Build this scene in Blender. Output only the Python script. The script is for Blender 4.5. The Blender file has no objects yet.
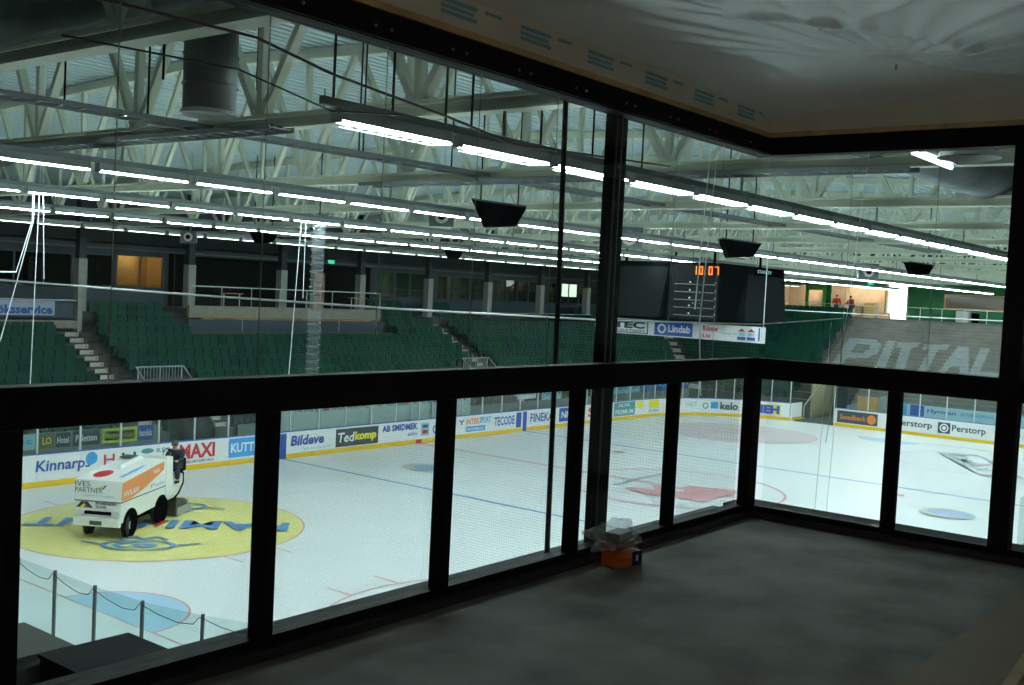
import bpy, bmesh, math, random
from mathutils import Vector, Matrix
random.seed(7)
D = bpy.data; S = bpy.context.scene; COL = S.collection
PI = math.pi
# ------------------------------------------------------------------ camera
CX, CY, CZ = -39.672, -36.819, 7.838
yaw, pit, rol = 0.66605, -0.047414, 0.049859
cam = D.cameras.new('camera'); cam.sensor_fit = 'HORIZONTAL'; cam.sensor_width = 36; cam.lens = 1082.918/1024*36
cam.clip_start = 0.05; cam.clip_end = 300
co = D.objects.new('camera', cam); COL.objects.link(co)
fw = Vector((math.cos(yaw)*math.cos(pit), math.sin(yaw)*math.cos(pit), math.sin(pit)))
rt = fw.cross(Vector((0, 0, 1))).normalized(); upv = rt.cross(fw)
r2 = math.cos(rol)*rt+math.sin(rol)*upv; u2 = -math.sin(rol)*rt+math.cos(rol)*upv
co.matrix_world = Matrix(((r2.x, u2.x, -fw.x, CX), (r2.y, u2.y, -fw.y, CY), (r2.z, u2.z, -fw.z, CZ), (0, 0, 0, 1)))
S.camera = co
# ------------------------------------------------------------------ world, exposure, lamp strength
w = D.worlds.new('world'); S.world = w; w.use_nodes = True
w.node_tree.nodes['Background'].inputs[0].default_value = (0.55, 0.62, 0.66, 1)
w.node_tree.nodes['Background'].inputs[1].default_value = 0.02
S.view_settings.view_transform = 'Standard'; S.view_settings.look = 'None'
S.view_settings.exposure = 0.0; S.view_settings.gamma = 1.0
S.cycles.transparent_max_bounces = 48; S.cycles.max_bounces = 8; S.cycles.diffuse_bounces = 4
S.cycles.caustics_reflective = False; S.cycles.caustics_refractive = False
TUBE = 150.0
# ------------------------------------------------------------------ materials
MATS = {}
def mat(name, col, rough=0.6, metal=0.0, var=0.0, scale=3.0, bump=0.0, emit=None, es=0.0, spec=0.5):
    if name in MATS: return MATS[name]
    m = D.materials.new(name); m.use_nodes = True; nt = m.node_tree; b = nt.nodes['Principled BSDF']
    b.inputs['Base Color'].default_value = (*col, 1); b.inputs['Roughness'].default_value = rough
    b.inputs['Metallic'].default_value = metal; b.inputs['Specular IOR Level'].default_value = spec
    if var > 0 or bump > 0:
        tc = nt.nodes.new('ShaderNodeTexCoord'); nz = nt.nodes.new('ShaderNodeTexNoise')
        nz.inputs['Scale'].default_value = scale; nz.inputs['Detail'].default_value = 6
        nt.links.new(tc.outputs['Object'], nz.inputs['Vector'])
        if var > 0:
            r = nt.nodes.new('ShaderNodeValToRGB')
            r.color_ramp.elements[0].position = 0.3; r.color_ramp.elements[1].position = 0.7
            r.color_ramp.elements[0].color = (*[c*(1-var) for c in col], 1)
            r.color_ramp.elements[1].color = (*[min(1, c*(1+var)) for c in col], 1)
            nt.links.new(nz.outputs['Fac'], r.inputs['Fac']); nt.links.new(r.outputs['Color'], b.inputs['Base Color'])
        if bump > 0:
            bp = nt.nodes.new('ShaderNodeBump'); bp.inputs['Strength'].default_value = bump; bp.inputs['Distance'].default_value = 0.02
            nt.links.new(nz.outputs['Fac'], bp.inputs['Height']); nt.links.new(bp.outputs['Normal'], b.inputs['Normal'])
    if name == 'plastic_film':
        b.inputs['Specular IOR Level'].default_value = 0.9; b.inputs['Coat Weight'].default_value = 0.7; b.inputs['Coat Roughness'].default_value = 0.4; b.inputs['Sheen Weight'].default_value = 1.0; b.inputs['Sheen Roughness'].default_value = 0.4
    if emit: b.inputs['Emission Color'].default_value = (*emit, 1); b.inputs['Emission Strength'].default_value = es
    MATS[name] = m; return m
def glassmat(name, tint, refl):
    m = D.materials.new(name); m.use_nodes = True; nt = m.node_tree; nt.nodes.clear()
    o = nt.nodes.new('ShaderNodeOutputMaterial'); t = nt.nodes.new('ShaderNodeBsdfTransparent'); g = nt.nodes.new('ShaderNodeBsdfGlossy')
    mx = nt.nodes.new('ShaderNodeMixShader'); lw = nt.nodes.new('ShaderNodeLayerWeight'); mr = nt.nodes.new('ShaderNodeMapRange')
    t.inputs[0].default_value = (*tint, 1); g.inputs['Roughness'].default_value = 0.01; lw.inputs[0].default_value = 0.35
    mr.inputs['To Min'].default_value = refl; mr.inputs['To Max'].default_value = 0.12
    nt.links.new(lw.outputs['Fresnel'], mr.inputs['Value']); nt.links.new(mr.outputs[0], mx.inputs[0])
    nt.links.new(t.outputs[0], mx.inputs[1]); nt.links.new(g.outputs[0], mx.inputs[2]); nt.links.new(mx.outputs[0], o.inputs[0])
    return m
M_BLACK = mat('black_frame', (0.008, 0.009, 0.010), 0.6, spec=0.12)
M_CABLE = mat('black_rubber', (0.01, 0.01, 0.011), 0.6)
M_CONC = mat('suite_concrete', (0.215, 0.202, 0.18), 0.75, var=0.38, scale=2.6, bump=0.5)
M_SLAB = mat('slab_edge', (0.12, 0.125, 0.12), 0.8, var=0.12, scale=4)
M_FILM = mat('plastic_film', (0.88, 0.93, 0.95), 0.35, var=0.05, scale=1.5)
M_PINE = mat('pine_strip', (0.55, 0.36, 0.17), 0.6, var=0.25, scale=5)
M_BOARD = mat('wall_board', (0.72, 0.66, 0.56), 0.8, var=0.06)
M_BLUEPRINT = mat('blue_print', (0.20, 0.44, 0.52), 0.7)
M_PLY = mat('plywood', (0.26, 0.185, 0.11), 0.6, var=0.15, scale=2)
M_ICE = mat('ice', (0.80, 0.85, 0.87), 0.28, var=0.03, scale=0.5, spec=0.35)
M_TRUSS = mat('truss_paint', (0.63, 0.67, 0.545), 0.6, var=0.05, scale=1, spec=0.3)
M_DECK = mat('roof_deck', (0.50, 0.62, 0.64), 0.6, 0.0, var=0.06, scale=0.4)
M_DUCT = mat('duct_steel', (0.22, 0.25, 0.26), 0.38, 0.75, var=0.25, scale=1.2)
M_DUCTL = mat('duct_steel_light', (0.22, 0.24, 0.24), 0.5, 0.4, var=0.2, scale=2)
M_TRAY = mat('tray_steel', (0.20, 0.23, 0.23), 0.45, 0.5)
M_REFL = mat('lamp_reflector', (0.85, 0.88, 0.86), 0.5)
M_HOUSE = mat('lamp_housing', (0.42, 0.45, 0.44), 0.4, 0.3)
M_TUBE = mat('lamp_tube', (0.9, 1, 0.97), 0.5, emit=(0.86, 1.0, 1.0), es=TUBE)
M_TUBE_W = mat('lamp_tube_weak', (0.9, 1, 0.9), 0.5, emit=(0.92, 1.0, 0.80), es=TUBE*0.035)
M_WHITE = mat('board_white', (0.80, 0.82, 0.82), 0.35)
M_YEL = mat('kick_yellow', (0.85, 0.55, 0.02), 0.4)
M_BLUECAP = mat('cap_blue', (0.06, 0.16, 0.45), 0.4)
M_BLUE = mat('ad_blue', (0.03, 0.10, 0.42), 0.4)
M_LBLUE = mat('ad_lightblue', (0.05, 0.35, 0.75), 0.4)
M_CYAN = mat('ad_cyan', (0.30, 0.58, 0.66), 0.4)
M_RED = mat('ad_red', (0.62, 0.04, 0.05), 0.4)
M_PINK = mat('line_red_thin', (0.75, 0.36, 0.38), 0.3)
M_ICERED = mat('ice_red', (0.74, 0.38, 0.41), 0.3)
M_LINEBLUE = mat('line_blue', (0.22, 0.42, 0.68), 0.3)
M_CREASE = mat('crease_blue', (0.42, 0.66, 0.85), 0.3)
M_YCIRC = mat('circle_yellow', (0.82, 0.77, 0.28), 0.3, var=0.05)
M_ICEBLUE = mat('ice_blue', (0.12, 0.30, 0.60), 0.3)
M_ICEGREY = mat('ice_grey', (0.42, 0.48, 0.52), 0.3)
M_GREY = mat('ad_grey', (0.08, 0.10, 0.105), 0.4, spec=0.2)
M_DARK = mat('ad_dark', (0.02, 0.035, 0.07), 0.4)
M_TXTW = mat('ad_white', (0.82, 0.82, 0.82), 0.4)
M_TXTY = mat('ad_yellow', (0.85, 0.75, 0.05), 0.4)
M_ORG = mat('ad_orange', (0.85, 0.25, 0.04), 0.4)
M_TEAL = mat('ad_teal', (0.08, 0.32, 0.34), 0.4)
M_LIME = mat('ad_lime', (0.55, 0.70, 0.05), 0.4)
M_STAND = mat('stand_concrete', (0.10, 0.105, 0.095), 0.85, var=0.12, scale=1)
M_TERR = mat('terrace_concrete', (0.185, 0.183, 0.165), 0.85, var=0.15, scale=1, spec=0.1)
M_PAINT = mat('terrace_paint', (0.29, 0.33, 0.33), 0.8, var=0.12, scale=3, spec=0.1)
M_STEP = mat('step_nosing', (0.62, 0.58, 0.52), 0.7)
M_SEAT = [mat('seat_green_%s' % n, c, 0.7, spec=0.2) for n, c in (('mid', (0.008, 0.075, 0.045)), ('teal', (0.010, 0.068, 0.052)), ('fresh', (0.007, 0.092, 0.038)), ('deep', (0.006, 0.052, 0.036)))]
M_COLUMN = mat('column_concrete', (0.38, 0.39, 0.36), 0.8, var=0.08)
M_WALLD = mat('dark_cladding', (0.022, 0.031, 0.036), 0.6, var=0.1)
M_WALLB = mat('blue_grey_panel', (0.035, 0.065, 0.095), 0.5, var=0.08)
M_GREENW = mat('green_wall', (0.006, 0.13, 0.035), 0.6, var=0.1, scale=0.6)
M_GREENL = mat('green_bright', (0.12, 0.50, 0.06), 0.5)
M_WOODR = mat('orange_wood', (0.55, 0.30, 0.11), 0.55, var=0.15, scale=2)
M_CREAM = mat('cream_plaster', (0.62, 0.50, 0.38), 0.7, var=0.1)
M_RAIL = mat('galvanised_rail', (0.5, 0.55, 0.55), 0.4, 0.4)
M_STEEL = mat('stanchion', (0.62, 0.67, 0.66), 0.4, 0.2)
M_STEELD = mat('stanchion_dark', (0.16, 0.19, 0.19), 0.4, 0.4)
M_ROPE = mat('rope', (0.85, 0.9, 0.92), 0.7)
M_NET = mat('netting', (0.22, 0.26, 0.26), 0.9)
M_SPK = mat('speaker_black', (0.002, 0.0024, 0.0026), 0.9, spec=0.0)
M_SKIN = mat('skin', (0.55, 0.32, 0.22), 0.6)
M_NAVY = mat('navy_cloth', (0.012, 0.018, 0.035), 0.8)
M_REDC = mat('red_cloth', (0.55, 0.05, 0.02), 0.8)
M_TYRE = mat('tyre', (0.015, 0.015, 0.016), 0.8)
M_ZWHITE = mat('machine_white', (0.78, 0.80, 0.78), 0.35)
M_ZORG = mat('machine_orange', (0.80, 0.26, 0.06), 0.4)
M_EXIT = mat('exit_green', (0.02, 0.6, 0.3), 0.5, emit=(0.05, 0.9, 0.45), es=0.9)
M_DIGIT = mat('digit_orange', (0.8, 0.2, 0.02), 0.5, emit=(1.0, 0.22, 0.02), es=1.6)
M_DAY = mat('day_light', (1, 1, 1), 0.5, emit=(1.0, 0.98, 0.95), es=4.0)
M_WARM = mat('warm_lamp', (1, 0.7, 0.4), 0.5, emit=(1.0, 0.74, 0.50), es=210.0)
M_BULB = mat('bulb', (1, 1, 1), 0.5, emit=(0.85, 1.0, 1.0), es=7.0)
M_SCREEN = mat('dead_screen', (0.009, 0.011, 0.012), 0.8, spec=0.02)
M_LED = mat('led_panel', (0.009, 0.012, 0.012), 0.5, spec=0.08)
M_GLASS = glassmat('suite_glass', (0.93, 0.965, 0.955), 0.004)
M_GLASSB = glassmat('board_glass', (0.88, 0.94, 0.93), 0.03)
M_GLASSF = glassmat('facade_glass', (0.55, 0.62, 0.56), 0.08)
def plastic():
    m = D.materials.new('thin_bag'); m.use_nodes = True; nt = m.node_tree; b = nt.nodes['Principled BSDF']
    b.inputs['Base Color'].default_value = (0.75, 0.8, 0.8, 1); b.inputs['Roughness'].default_value = 0.25; b.inputs['Alpha'].default_value = 0.26
    return m
M_BAG = plastic()
# ------------------------------------------------------------------ helpers
class MB:
    def __init__(s): s.v = []; s.f = []
    def quad(s, *p):
        n = len(s.v); s.v += [tuple(q) for q in p]; s.f.append(tuple(range(n, n+len(p)))); return s
    def box(s, x0, x1, y0, y1, z0, z1):
        n = len(s.v)
        s.v += [(x0,y0,z0),(x1,y0,z0),(x1,y1,z0),(x0,y1,z0),(x0,y0,z1),(x1,y0,z1),(x1,y1,z1),(x0,y1,z1)]
        s.f += [(n,n+3,n+2,n+1),(n+4,n+5,n+6,n+7),(n,n+1,n+5,n+4),(n+1,n+2,n+6,n+5),(n+2,n+3,n+7,n+6),(n+3,n,n+4,n+7)]; return s
    def hexa(s, p):
        n = len(s.v); s.v += [tuple(q) for q in p]
        s.f += [(n,n+3,n+2,n+1),(n+4,n+5,n+6,n+7),(n,n+1,n+5,n+4),(n+1,n+2,n+6,n+5),(n+2,n+3,n+7,n+6),(n+3,n,n+4,n+7)]; return s
    def bar(s, a, b, w, h=None, up=(0, 0, 1)):
        a = Vector(a); b = Vector(b); h = h or w; d = (b-a).normalized(); upq = Vector(up)
        if abs(d.dot(upq)) > 0.99: upq = Vector((1, 0, 0))
        sx = d.cross(upq).normalized()*w/2; sy = sx.cross(d).normalized()*h/2
        return s.hexa([a-sx-sy, a+sx-sy, a+sx+sy, a-sx+sy, b-sx-sy, b+sx-sy, b+sx+sy, b-sx+sy])
    def tube(s, pts, r, n=8, cap=True):
        P = [Vector(p) for p in pts]; rs = r if isinstance(r, (list, tuple)) else [r]*len(P); base = len(s.v)
        for i, p in enumerate(P):
            d = (P[min(i+1, len(P)-1)]-P[max(i-1, 0)]).normalized(); q = Vector((0, 0, 1)) if abs(d.z) < 0.95 else Vector((1, 0, 0))
            a = d.cross(q).normalized(); b = d.cross(a)
            for k in range(n):
                t = 2*PI*k/n; s.v.append(tuple(p+(a*math.cos(t)+b*math.sin(t))*rs[i]))
        for i in range(len(P)-1):
            for k in range(n):
                k2 = (k+1) % n; s.f.append((base+i*n+k, base+i*n+k2, base+(i+1)*n+k2, base+(i+1)*n+k))
        if cap:
            s.f.append(tuple(base+k for k in range(n))[::-1]); s.f.append(tuple(base+(len(P)-1)*n+k for k in range(n)))
        return s
    def prism(s, poly, fn, t):   # poly 2d list, fn(a,b,d)->xyz
        n = len(s.v); k = len(poly)
        s.v += [tuple(fn(a, b, 0)) for a, b in poly]+[tuple(fn(a, b, t)) for a, b in poly]
        s.f += [tuple(range(n, n+k))[::-1], tuple(range(n+k, n+2*k))]
        for i in range(k): j = (i+1) % k; s.f.append((n+i, n+j, n+k+j, n+k+i))
        return s
    def mesh(s, name, m=None, smooth=False):
        me = D.meshes.new(name); me.from_pydata(s.v, [], s.f)
        if m: me.materials.append(m)
        bm = bmesh.new(); bm.from_mesh(me); bmesh.ops.recalc_face_normals(bm, faces=bm.faces)
        if smooth:
            for f in bm.faces: f.smooth = len(f.verts) < 5
        bm.to_mesh(me); bm.free(); return me
WM = {}
def link(o, p=None, local=False):
    COL.objects.link(o)
    mw = o.matrix_basis.copy()
    if p is not None:
        o.parent = p
        if local: WM[o.name] = WM[p.name] @ mw
        else: o.matrix_parent_inverse = WM[p.name].inverted(); WM[o.name] = mw
    else: WM[o.name] = mw
    return o
def tag(o, label=None, cat=None, group=None, kind=None):
    for k, v in (('label', label), ('category', cat), ('group', group), ('kind', kind)):
        if v: o[k] = v
    return o
def thing(name, loc, label, cat, group=None, rot=0.0, sc=(1, 1, 1)):
    o = D.objects.new(name, None); o.empty_display_size = 0.1
    o.matrix_basis = Matrix.Translation(loc) @ Matrix.Rotation(rot, 4, 'Z') @ Matrix.Diagonal((*sc, 1))
    link(o); return tag(o, label, cat, group)
def obj(name, mb, m, p=None, local=False, smooth=False):
    me = mb.mesh(name, m, smooth) if isinstance(mb, MB) else mb
    return link(D.objects.new(name, me), p, local)
def inst(name, me, loc, p=None, rot=0.0, local=False, M=None):
    o = D.objects.new(name, me); o.matrix_basis = M if M else Matrix.Translation(loc) @ Matrix.Rotation(rot, 4, 'Z')
    return link(o, p, local)
def struct(name, mb, m, p=None, smooth=False):
    o = obj(name, mb, m, p, smooth=smooth); o['kind'] = 'structure'; return o
def text_mesh(body, W, H, bold=0.012, depth=0.0):
    c = D.curves.new('t', 'FONT'); c.body = body; c.size = 1; c.offset = bold; c.resolution_u = 2; c.extrude = depth
    o = D.objects.new('t', c); COL.objects.link(o)
    bpy.context.view_layer.update()
    me = D.meshes.new_from_object(o.evaluated_get(bpy.context.evaluated_depsgraph_get()))
    D.objects.remove(o); D.curves.remove(c)
    xs = [v.co.x for v in me.vertices]; ys = [v.co.y for v in me.vertices]
    x0, x1, y0, y1 = min(xs), max(xs), min(ys), max(ys)
    for v in me.vertices: v.co = Vector(((v.co.x-x0)/(x1-x0)*W, (v.co.y-y0)/(y1-y0)*H, v.co.z))
    return me
def text(body, org, R, U, W, H, m, p, name='lettering', bold=0.012, shear=0.0, local=False):
    me = text_mesh(body, W, H, bold); me.materials.clear(); me.materials.append(m); me.name = name
    if shear:
        for v in me.vertices: v.co.x += v.co.y*shear
    R = Vector(R).normalized(); U = Vector(U).normalized(); N = R.cross(U); org = Vector(org)
    o = D.objects.new(name, me)
    o.matrix_basis = Matrix(((R.x, U.x, N.x, org.x), (R.y, U.y, N.y, org.y), (R.z, U.z, N.z, org.z), (0, 0, 0, 1)))
    return link(o, p, local)
def rect(org, R, U, W, H, m, p, name='advert', t=0.004, local=False):
    R = Vector(R).normalized(); U = Vector(U).normalized(); N = R.cross(U); o = Vector(org)
    b = MB().hexa([o, o+R*W, o+R*W+U*H, o+U*H, o+N*t, o+R*W+N*t, o+R*W+U*H+N*t, o+U*H+N*t])
    return obj(name, b, m, p, local)
def disc(c, R, U, ra, rb, m, p, name='advert', n=28, t=0.004, inner=0.0, a0=0, a1=2*PI, local=False):
    R = Vector(R).normalized(); U = Vector(U).normalized(); N = R.cross(U); c = Vector(c)+N*t; b = MB()
    P = lambda a, q: tuple(c+R*math.cos(a)*ra*q+U*math.sin(a)*rb*q)
    if inner <= 0 and a1-a0 > 6.28: b.quad(*[P(2*PI*i/n, 1) for i in range(n)])
    elif inner <= 0: b.quad(tuple(c), *[P(a0+(a1-a0)*i/n, 1) for i in range(n+1)])
    else:
        for i in range(n):
            p0 = a0+(a1-a0)*i/n; p1 = a0+(a1-a0)*(i+1)/n
            b.quad(P(p0, inner), P(p0, 1), P(p1, 1), P(p1, inner))
    me = b.mesh(name, m); return link(D.objects.new(name, me), p, local)
X_, Y_, Z_ = Vector((1, 0, 0)), Vector((0, 1, 0)), Vector((0, 0, 1))
ORD = ['first', 'second', 'third', 'fourth', 'fifth', 'sixth', 'seventh', 'eighth', 'ninth', 'tenth', 'eleventh', 'twelfth', 'thirteenth', 'fourteenth', 'fifteenth', 'sixteenth']
# ================================================================== HALL SHELL
HX0, HX1, HY0, HY1 = -48.0, 53.0, -44.0, 16.5
def decktop(y): return 13.0-0.043*abs(y+14.7)
struct('floor', MB().box(HX0, HX1, HY0, HY1, -0.4, -0.06), mat('hall_floor', (0.5, 0.5, 0.47), 0.7, var=0.1))
dk = MB(); per = 0.34; nper = int((HY1-HY0)/per)
prof = []
for i in range(nper):
    y = HY0+i*per
    for dy, dz in ((0, 0), (0.19, 0), (0.215, 0.15), (0.315, 0.15)): prof.append((y+dy, decktop(y+dy)+dz))
prof.append((HY1, decktop(HY1)))
for i in range(len(prof)-1):
    (y0, z0), (y1, z1) = prof[i], prof[i+1]
    dk.quad((HX0, y0, z0), (HX1, y0, z0), (HX1, y1, z1), (HX0, y1, z1))
dko = struct('ceiling', dk, M_DECK)
struct('wall_left', MB().box(HX0-0.3, HX0, HY0, HY1, 0, 13.2), M_WALLD)
struct('wall_near', MB().box(HX0, HX1, HY0-0.3, HY0, 0, 13.2), M_WALLD)
# far side wall with its openings : upper dark cladding and lower blue-grey panels, rooms behind
FY = 12.6; FF = 6.35
def wall_rects(mb, xs, y0, y1, z0, z1, holes):
    hs = sorted(holes); cur = xs[0]
    for (a, b, c, d) in hs:
        if a > cur: mb.box(cur, a, y0, y1, z0, z1)
        if c > z0: mb.box(a, b, y0, y1, z0, c)
        if d < z1: mb.box(a, b, y0, y1, d, z1)
        cur = b
    if cur < xs[1]: mb.box(cur, xs[1], y0, y1, z0, z1)
    return mb
holes = [(-17.3, -11.6, 6.9, 8.6), (-10.9, -9.45, 7.05, 8.65), (-9.2, -6.5, 7.05, 8.7), (-6.2, -5.2, 6.0, 8.9), (-4.9, 8.45, 6.0, 8.85),
         (9.0, 13.6, 7.05, 8.7), (14.7, 19.8, 7.05, 8.65), (20.8, 26.3, 7.05, 8.65), (27.3, 34.4, 7.05, 8.65), (35.5, 40.5, 7.05, 8.65)]
struct('wall_far', wall_rects(MB(), (HX0, HX1), FY, FY+0.2, 5.2, 13.0, holes), M_WALLD)
struct('wall_far_back', MB().box(HX0, HX1, HY1, HY1+0.3, 0, 13.2), mat('back_dark', (0.02, 0.025, 0.024), 0.9, spec=0.05))
struct('trim_1', MB().box(8.6, 40.9, FY-0.05, FY-0.003, 6.2, 7.0).box(-10.9, -6.5, FY-0.05, FY-0.003, 6.2, 7.0).box(-17.3, -11.6, FY-0.05, FY-0.003, 6.2, 6.88), M_WALLB)
struct('trim_2', MB().box(-17.3, 41, FY-0.04, FY-0.003, 8.93, 9.02), mat('pale_seam', (0.09, 0.12, 0.13), 0.6))
wi = 0
for (a, b, c, d) in holes:
    if c > 6.5:
        wi += 1
        wn = struct('window_%d' % (wi+2), MB().box(a, b, FY+0.08, FY+0.095, c, d), M_GLASSF)
        fr = MB().box(a, b, FY-0.01, FY+0.06, c, c+0.05).box(a, b, FY-0.01, FY+0.06, d-0.05, d)
        nm = max(1, round((b-a)/1.5))
        for i in range(nm+1): x = a+(b-a)*i/nm; fr.box(x-0.03, x+0.03, FY-0.012, FY+0.062, c, d)
        obj('window_frame', fr, M_WALLB, wn)
# rooms behind : partitions
rooms = MB()
for x in (-18, -11.25, -5.7, 8.7, 14.2, 20.3, 26.8, 37.5, 41): rooms.box(x-0.06, x+0.06, FY+0.2, HY1, FF-0.4, 9.2)
rooms.box(HX0, HX1, FY-0.0, HY1, 9.2, 9.3)
struct('wall_partitions', rooms, mat('partition_dark', (0.05, 0.06, 0.05), 0.9, spec=0.05))
struct('floor_walkway', MB().box(HX0, HX1, 10.15, HY1, 5.2, 5.9), M_STAND)
# orange birch lined rooms and doors
struct('wall_birch', MB().box(-9.3, -6.35, FY+1.6, FY+1.7, 5.9, 9.2).box(-9.3, -9.2, FY+0.2, FY+1.6, 5.9, 9.2).box(-6.45, -6.35, FY+0.2, FY+1.6, 5.9, 9.2), M_WOODR)
for i, (a, b, z0, z1, yy) in enumerate([(4.9, 5.75, 5.9, 8.35, FY+1.2), (15.3, 16.3, 5.9, 8.6, FY+0.5), (20.9, 22.0, 5.9, 8.5, FY+0.6), (27.9, 28.9, 5.9, 8.3, FY+0.5)]):
    dd = struct('door_%d' % (i+1), MB().box(a, b, yy, yy+0.06, z0, z1), M_WOODR)
    obj('door_handle', MB().box(a+0.08, a+0.2, yy-0.05, yy-0.002, z0+1.05, z0+1.09), M_RAIL, dd)
def roomlamp(name, loc, lab, m=M_WARM):
    t = thing(name, loc, lab, 'lamp'); x, y, z = loc
    obj('lamp_body', MB().box(x-0.3, x+0.3, y-0.1, y+0.1, z, z+0.07), M_HOUSE, t)
    obj('diffuser', MB().box(x-0.28, x+0.28, y-0.08, y+0.08, z-0.03, z-0.001), m, t)
roomlamp('ceiling_lamp', (-7.8, FY+0.8, 9.05), 'warm ceiling lamp inside the orange birch room on the far side')
M_DIM = mat('dim_lamp', (1, 1, .9), 0.5, emit=(0.85, 1.0, 0.80), es=150.0)
for x, l in ((11.3, 'dim ceiling lamp in the room right of the platform'), (17.2, 'dim ceiling lamp in the room with the orange door'), (23.5, 'dim ceiling lamp in the third glazed room'), (31.0, 'dim ceiling lamp in the room before the blazing window'), (-14.5, 'dim ceiling lamp behind the upper left balcony windows')): roomlamp('ceiling_lamp', (x, FY+1.6, 9.1), l, M_DIM)
struct('wall_room_lining', MB().box(9.0, 14.1, FY+3.2, FY+3.3, 6, 9.2).box(14.3, 20.2, FY+2.6, FY+2.7, 6, 9.2).box(20.4, 26.7, FY+3.2, FY+3.3, 6, 9.2), mat('room_green_grey', (0.30, 0.34, 0.27), 0.8, var=0.2, scale=0.8))
# a bright day-lit window on the rear wall seen through the facade
rw = thing('rear_window', (35.2, HY1-0.35, 7.2), 'blazing white window deep behind the far facade glass', 'window')
obj('lit_pane', MB().box(34.3, 36.5, HY1-0.2, HY1-0.16, 7.6, 8.75), M_DAY, rw)
obj('window_frame', MB().box(34.2, 34.3, HY1-0.22, HY1-0.1, 7.5, 8.85).box(36.5, 36.6, HY1-0.22, HY1-0.1, 7.5, 8.85).box(34.2, 36.6, HY1-0.22, HY1-0.1, 8.75, 8.85), M_WALLD, rw)
# exit sign
def exit_sign(loc, R, lab):
    t = thing('exit_sign', loc, lab, 'exit sign'); R = Vector(R)
    N = R.cross(Z_); o = Vector(loc)
    rect(o-R*0.24-Z_*0.11, R, Z_, 0.48, 0.22, M_EXIT, t, 'sign_face', 0.05)
    rect(o-R*0.19-Z_*0.05+N*0.052, R, Z_, 0.16, 0.1, M_TXTW, t, 'running_figure', 0.003)
    rect(o+R*0.02-Z_*0.02+N*0.052, R, Z_, 0.18, 0.04, M_TXTW, t, 'arrow', 0.003)
exit_sign((5.1, FY-0.001, 9.05), X_, 'green exit sign above the orange door in the dark far opening')
# concrete columns with dark upper sections
for i in range(9):
    x = -18.3+6*i
    t = thing('column', (x, 10.6, 5.6), 'square concrete column with dark upper length, %s from the left along the far stand' % ORD[i], 'column', 'columns along the far stand')
    b0 = 5.3
    obj('lower_shaft', MB().box(x-0.22, x+0.22, 10.38, 10.82, b0, 8.36), M_COLUMN, t)
    obj('upper_shaft', MB().box(x-0.18, x+0.18, 10.42, 10.78, 8.362, 12.2), M_WALLD, t)
# far end wall (green) with its openings, at x = 47
EX = 47.6
eh = [(-8.0, -6.4, 7.05, 9.9), (-6.25, -1.7, 7.05, 9.75), (-1.3, 2.9, 7.05, 9.6), ]
em = MB(); cur = HY0
for (a, b, c, d) in eh:
    em.box(EX, EX+0.2, cur, a, 0, 13.0); em.box(EX, EX+0.2, a, b, 0, c); em.box(EX, EX+0.2, a, b, d, 13.0); cur = b
em.box(EX, EX+0.2, cur, HY1, 0, 13.0)
struct('wall_end', em, M_GREENW)
struct('wall_end_back', MB().box(HX1-0.1, HX1+0.2, HY0, HY1, 0, 13.2), M_CREAM)
struct('wall_end_sides', MB().box(EX+0.2, HX1, -8.3, -8.1, 6, 11).box(EX+0.2, HX1, -6.38, -6.27, 6, 11).box(EX+0.2, HX1, 3.0, 3.1, 6, 11).box(EX+2.3, EX+2.4, -6.25, 3.0, 6.9, 11).box(EX+0.2, HX1, -8.3, 3.1, 10.6, 10.7), M_CREAM)
struct('trim_3', MB().box(EX-0.05, EX-0.003, 0.2, 0.5, 7.1, 9.6).box(EX-0.05, EX-0.003, -1.0, 0.5, 9.2, 9.6).box(EX-0.05, EX-0.003, -1.3, -1.0, 7.1, 9.6), M_GREENL)
pt = thing('lit_passage', (EX+0.3, -7.2, 7.05), 'dazzling white passage opening in the green end wall', 'doorway')
obj('bright_opening', MB().box(EX+0.35, EX+0.4, -8.0, -6.45, 7.05, 9.9), M_DAY, pt)
obj('door_frame', MB().box(EX-0.06, EX-0.004, -8.1, -8.0, 7.05, 9.98).box(EX-0.06, EX-0.004, -6.4, -6.33, 7.05, 9.98).box(EX-0.06, EX-0.004, -8.1, -6.33, 9.91, 9.98), M_CREAM, pt)
for y, z, l in ((-5.0, 9.9, 'green exit sign above the lit end room with the two workers'), (-10.6, 9.85, 'green exit sign on the dark green end wall')):
    exit_sign((EX-0.001, y, z), -Y_, l)
for y in (-5.3, -3.0, 0.6): roomlamp('ceiling_lamp', (EX+1.2, y, 9.95), {-5.3: 'warm ceiling lamp at the right of the lit end room', -3.0: 'warm ceiling lamp above the two workers in red', 0.6: 'warm ceiling lamp behind the bright green door frame'}[y])
kw = thing('kiosk_window', (EX-0.1, -13.5, 8.2), 'long wood framed kiosk window reflecting lamps in the green end wall', 'window')
obj('kiosk_glass', MB().box(EX-0.09, EX-0.05, -17.8, -11.0, 8.25, 9.2), mat('kiosk_glass', (0.16, 0.13, 0.10), 0.12), kw)
obj('kiosk_frame', MB().box(EX-0.12, EX-0.003, -17.9, -10.9, 8.12, 8.22).box(EX-0.12, EX-0.003, -17.9, -10.9, 9.22, 9.3).box(EX-0.12, EX-0.003, -11.0, -10.9, 8.12, 9.3), M_WOODR, kw)
cb = thing('cabinet', (46.6, -12.7, 7.15), 'pale grey cabinet standing before the green end wall', 'cabinet')
obj('cabinet_body', MB().box(46.3, 47.1, -13.1, -12.2, 7.16, 8.0), mat('pale_grey', (0.5, 0.52, 0.5), 0.5), cb)
obj('cabinet_door', MB().box(46.27, 46.298, -13.05, -12.25, 7.2, 7.95), mat('pale_grey2', (0.42, 0.45, 0.44), 0.5), cb)
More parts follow.
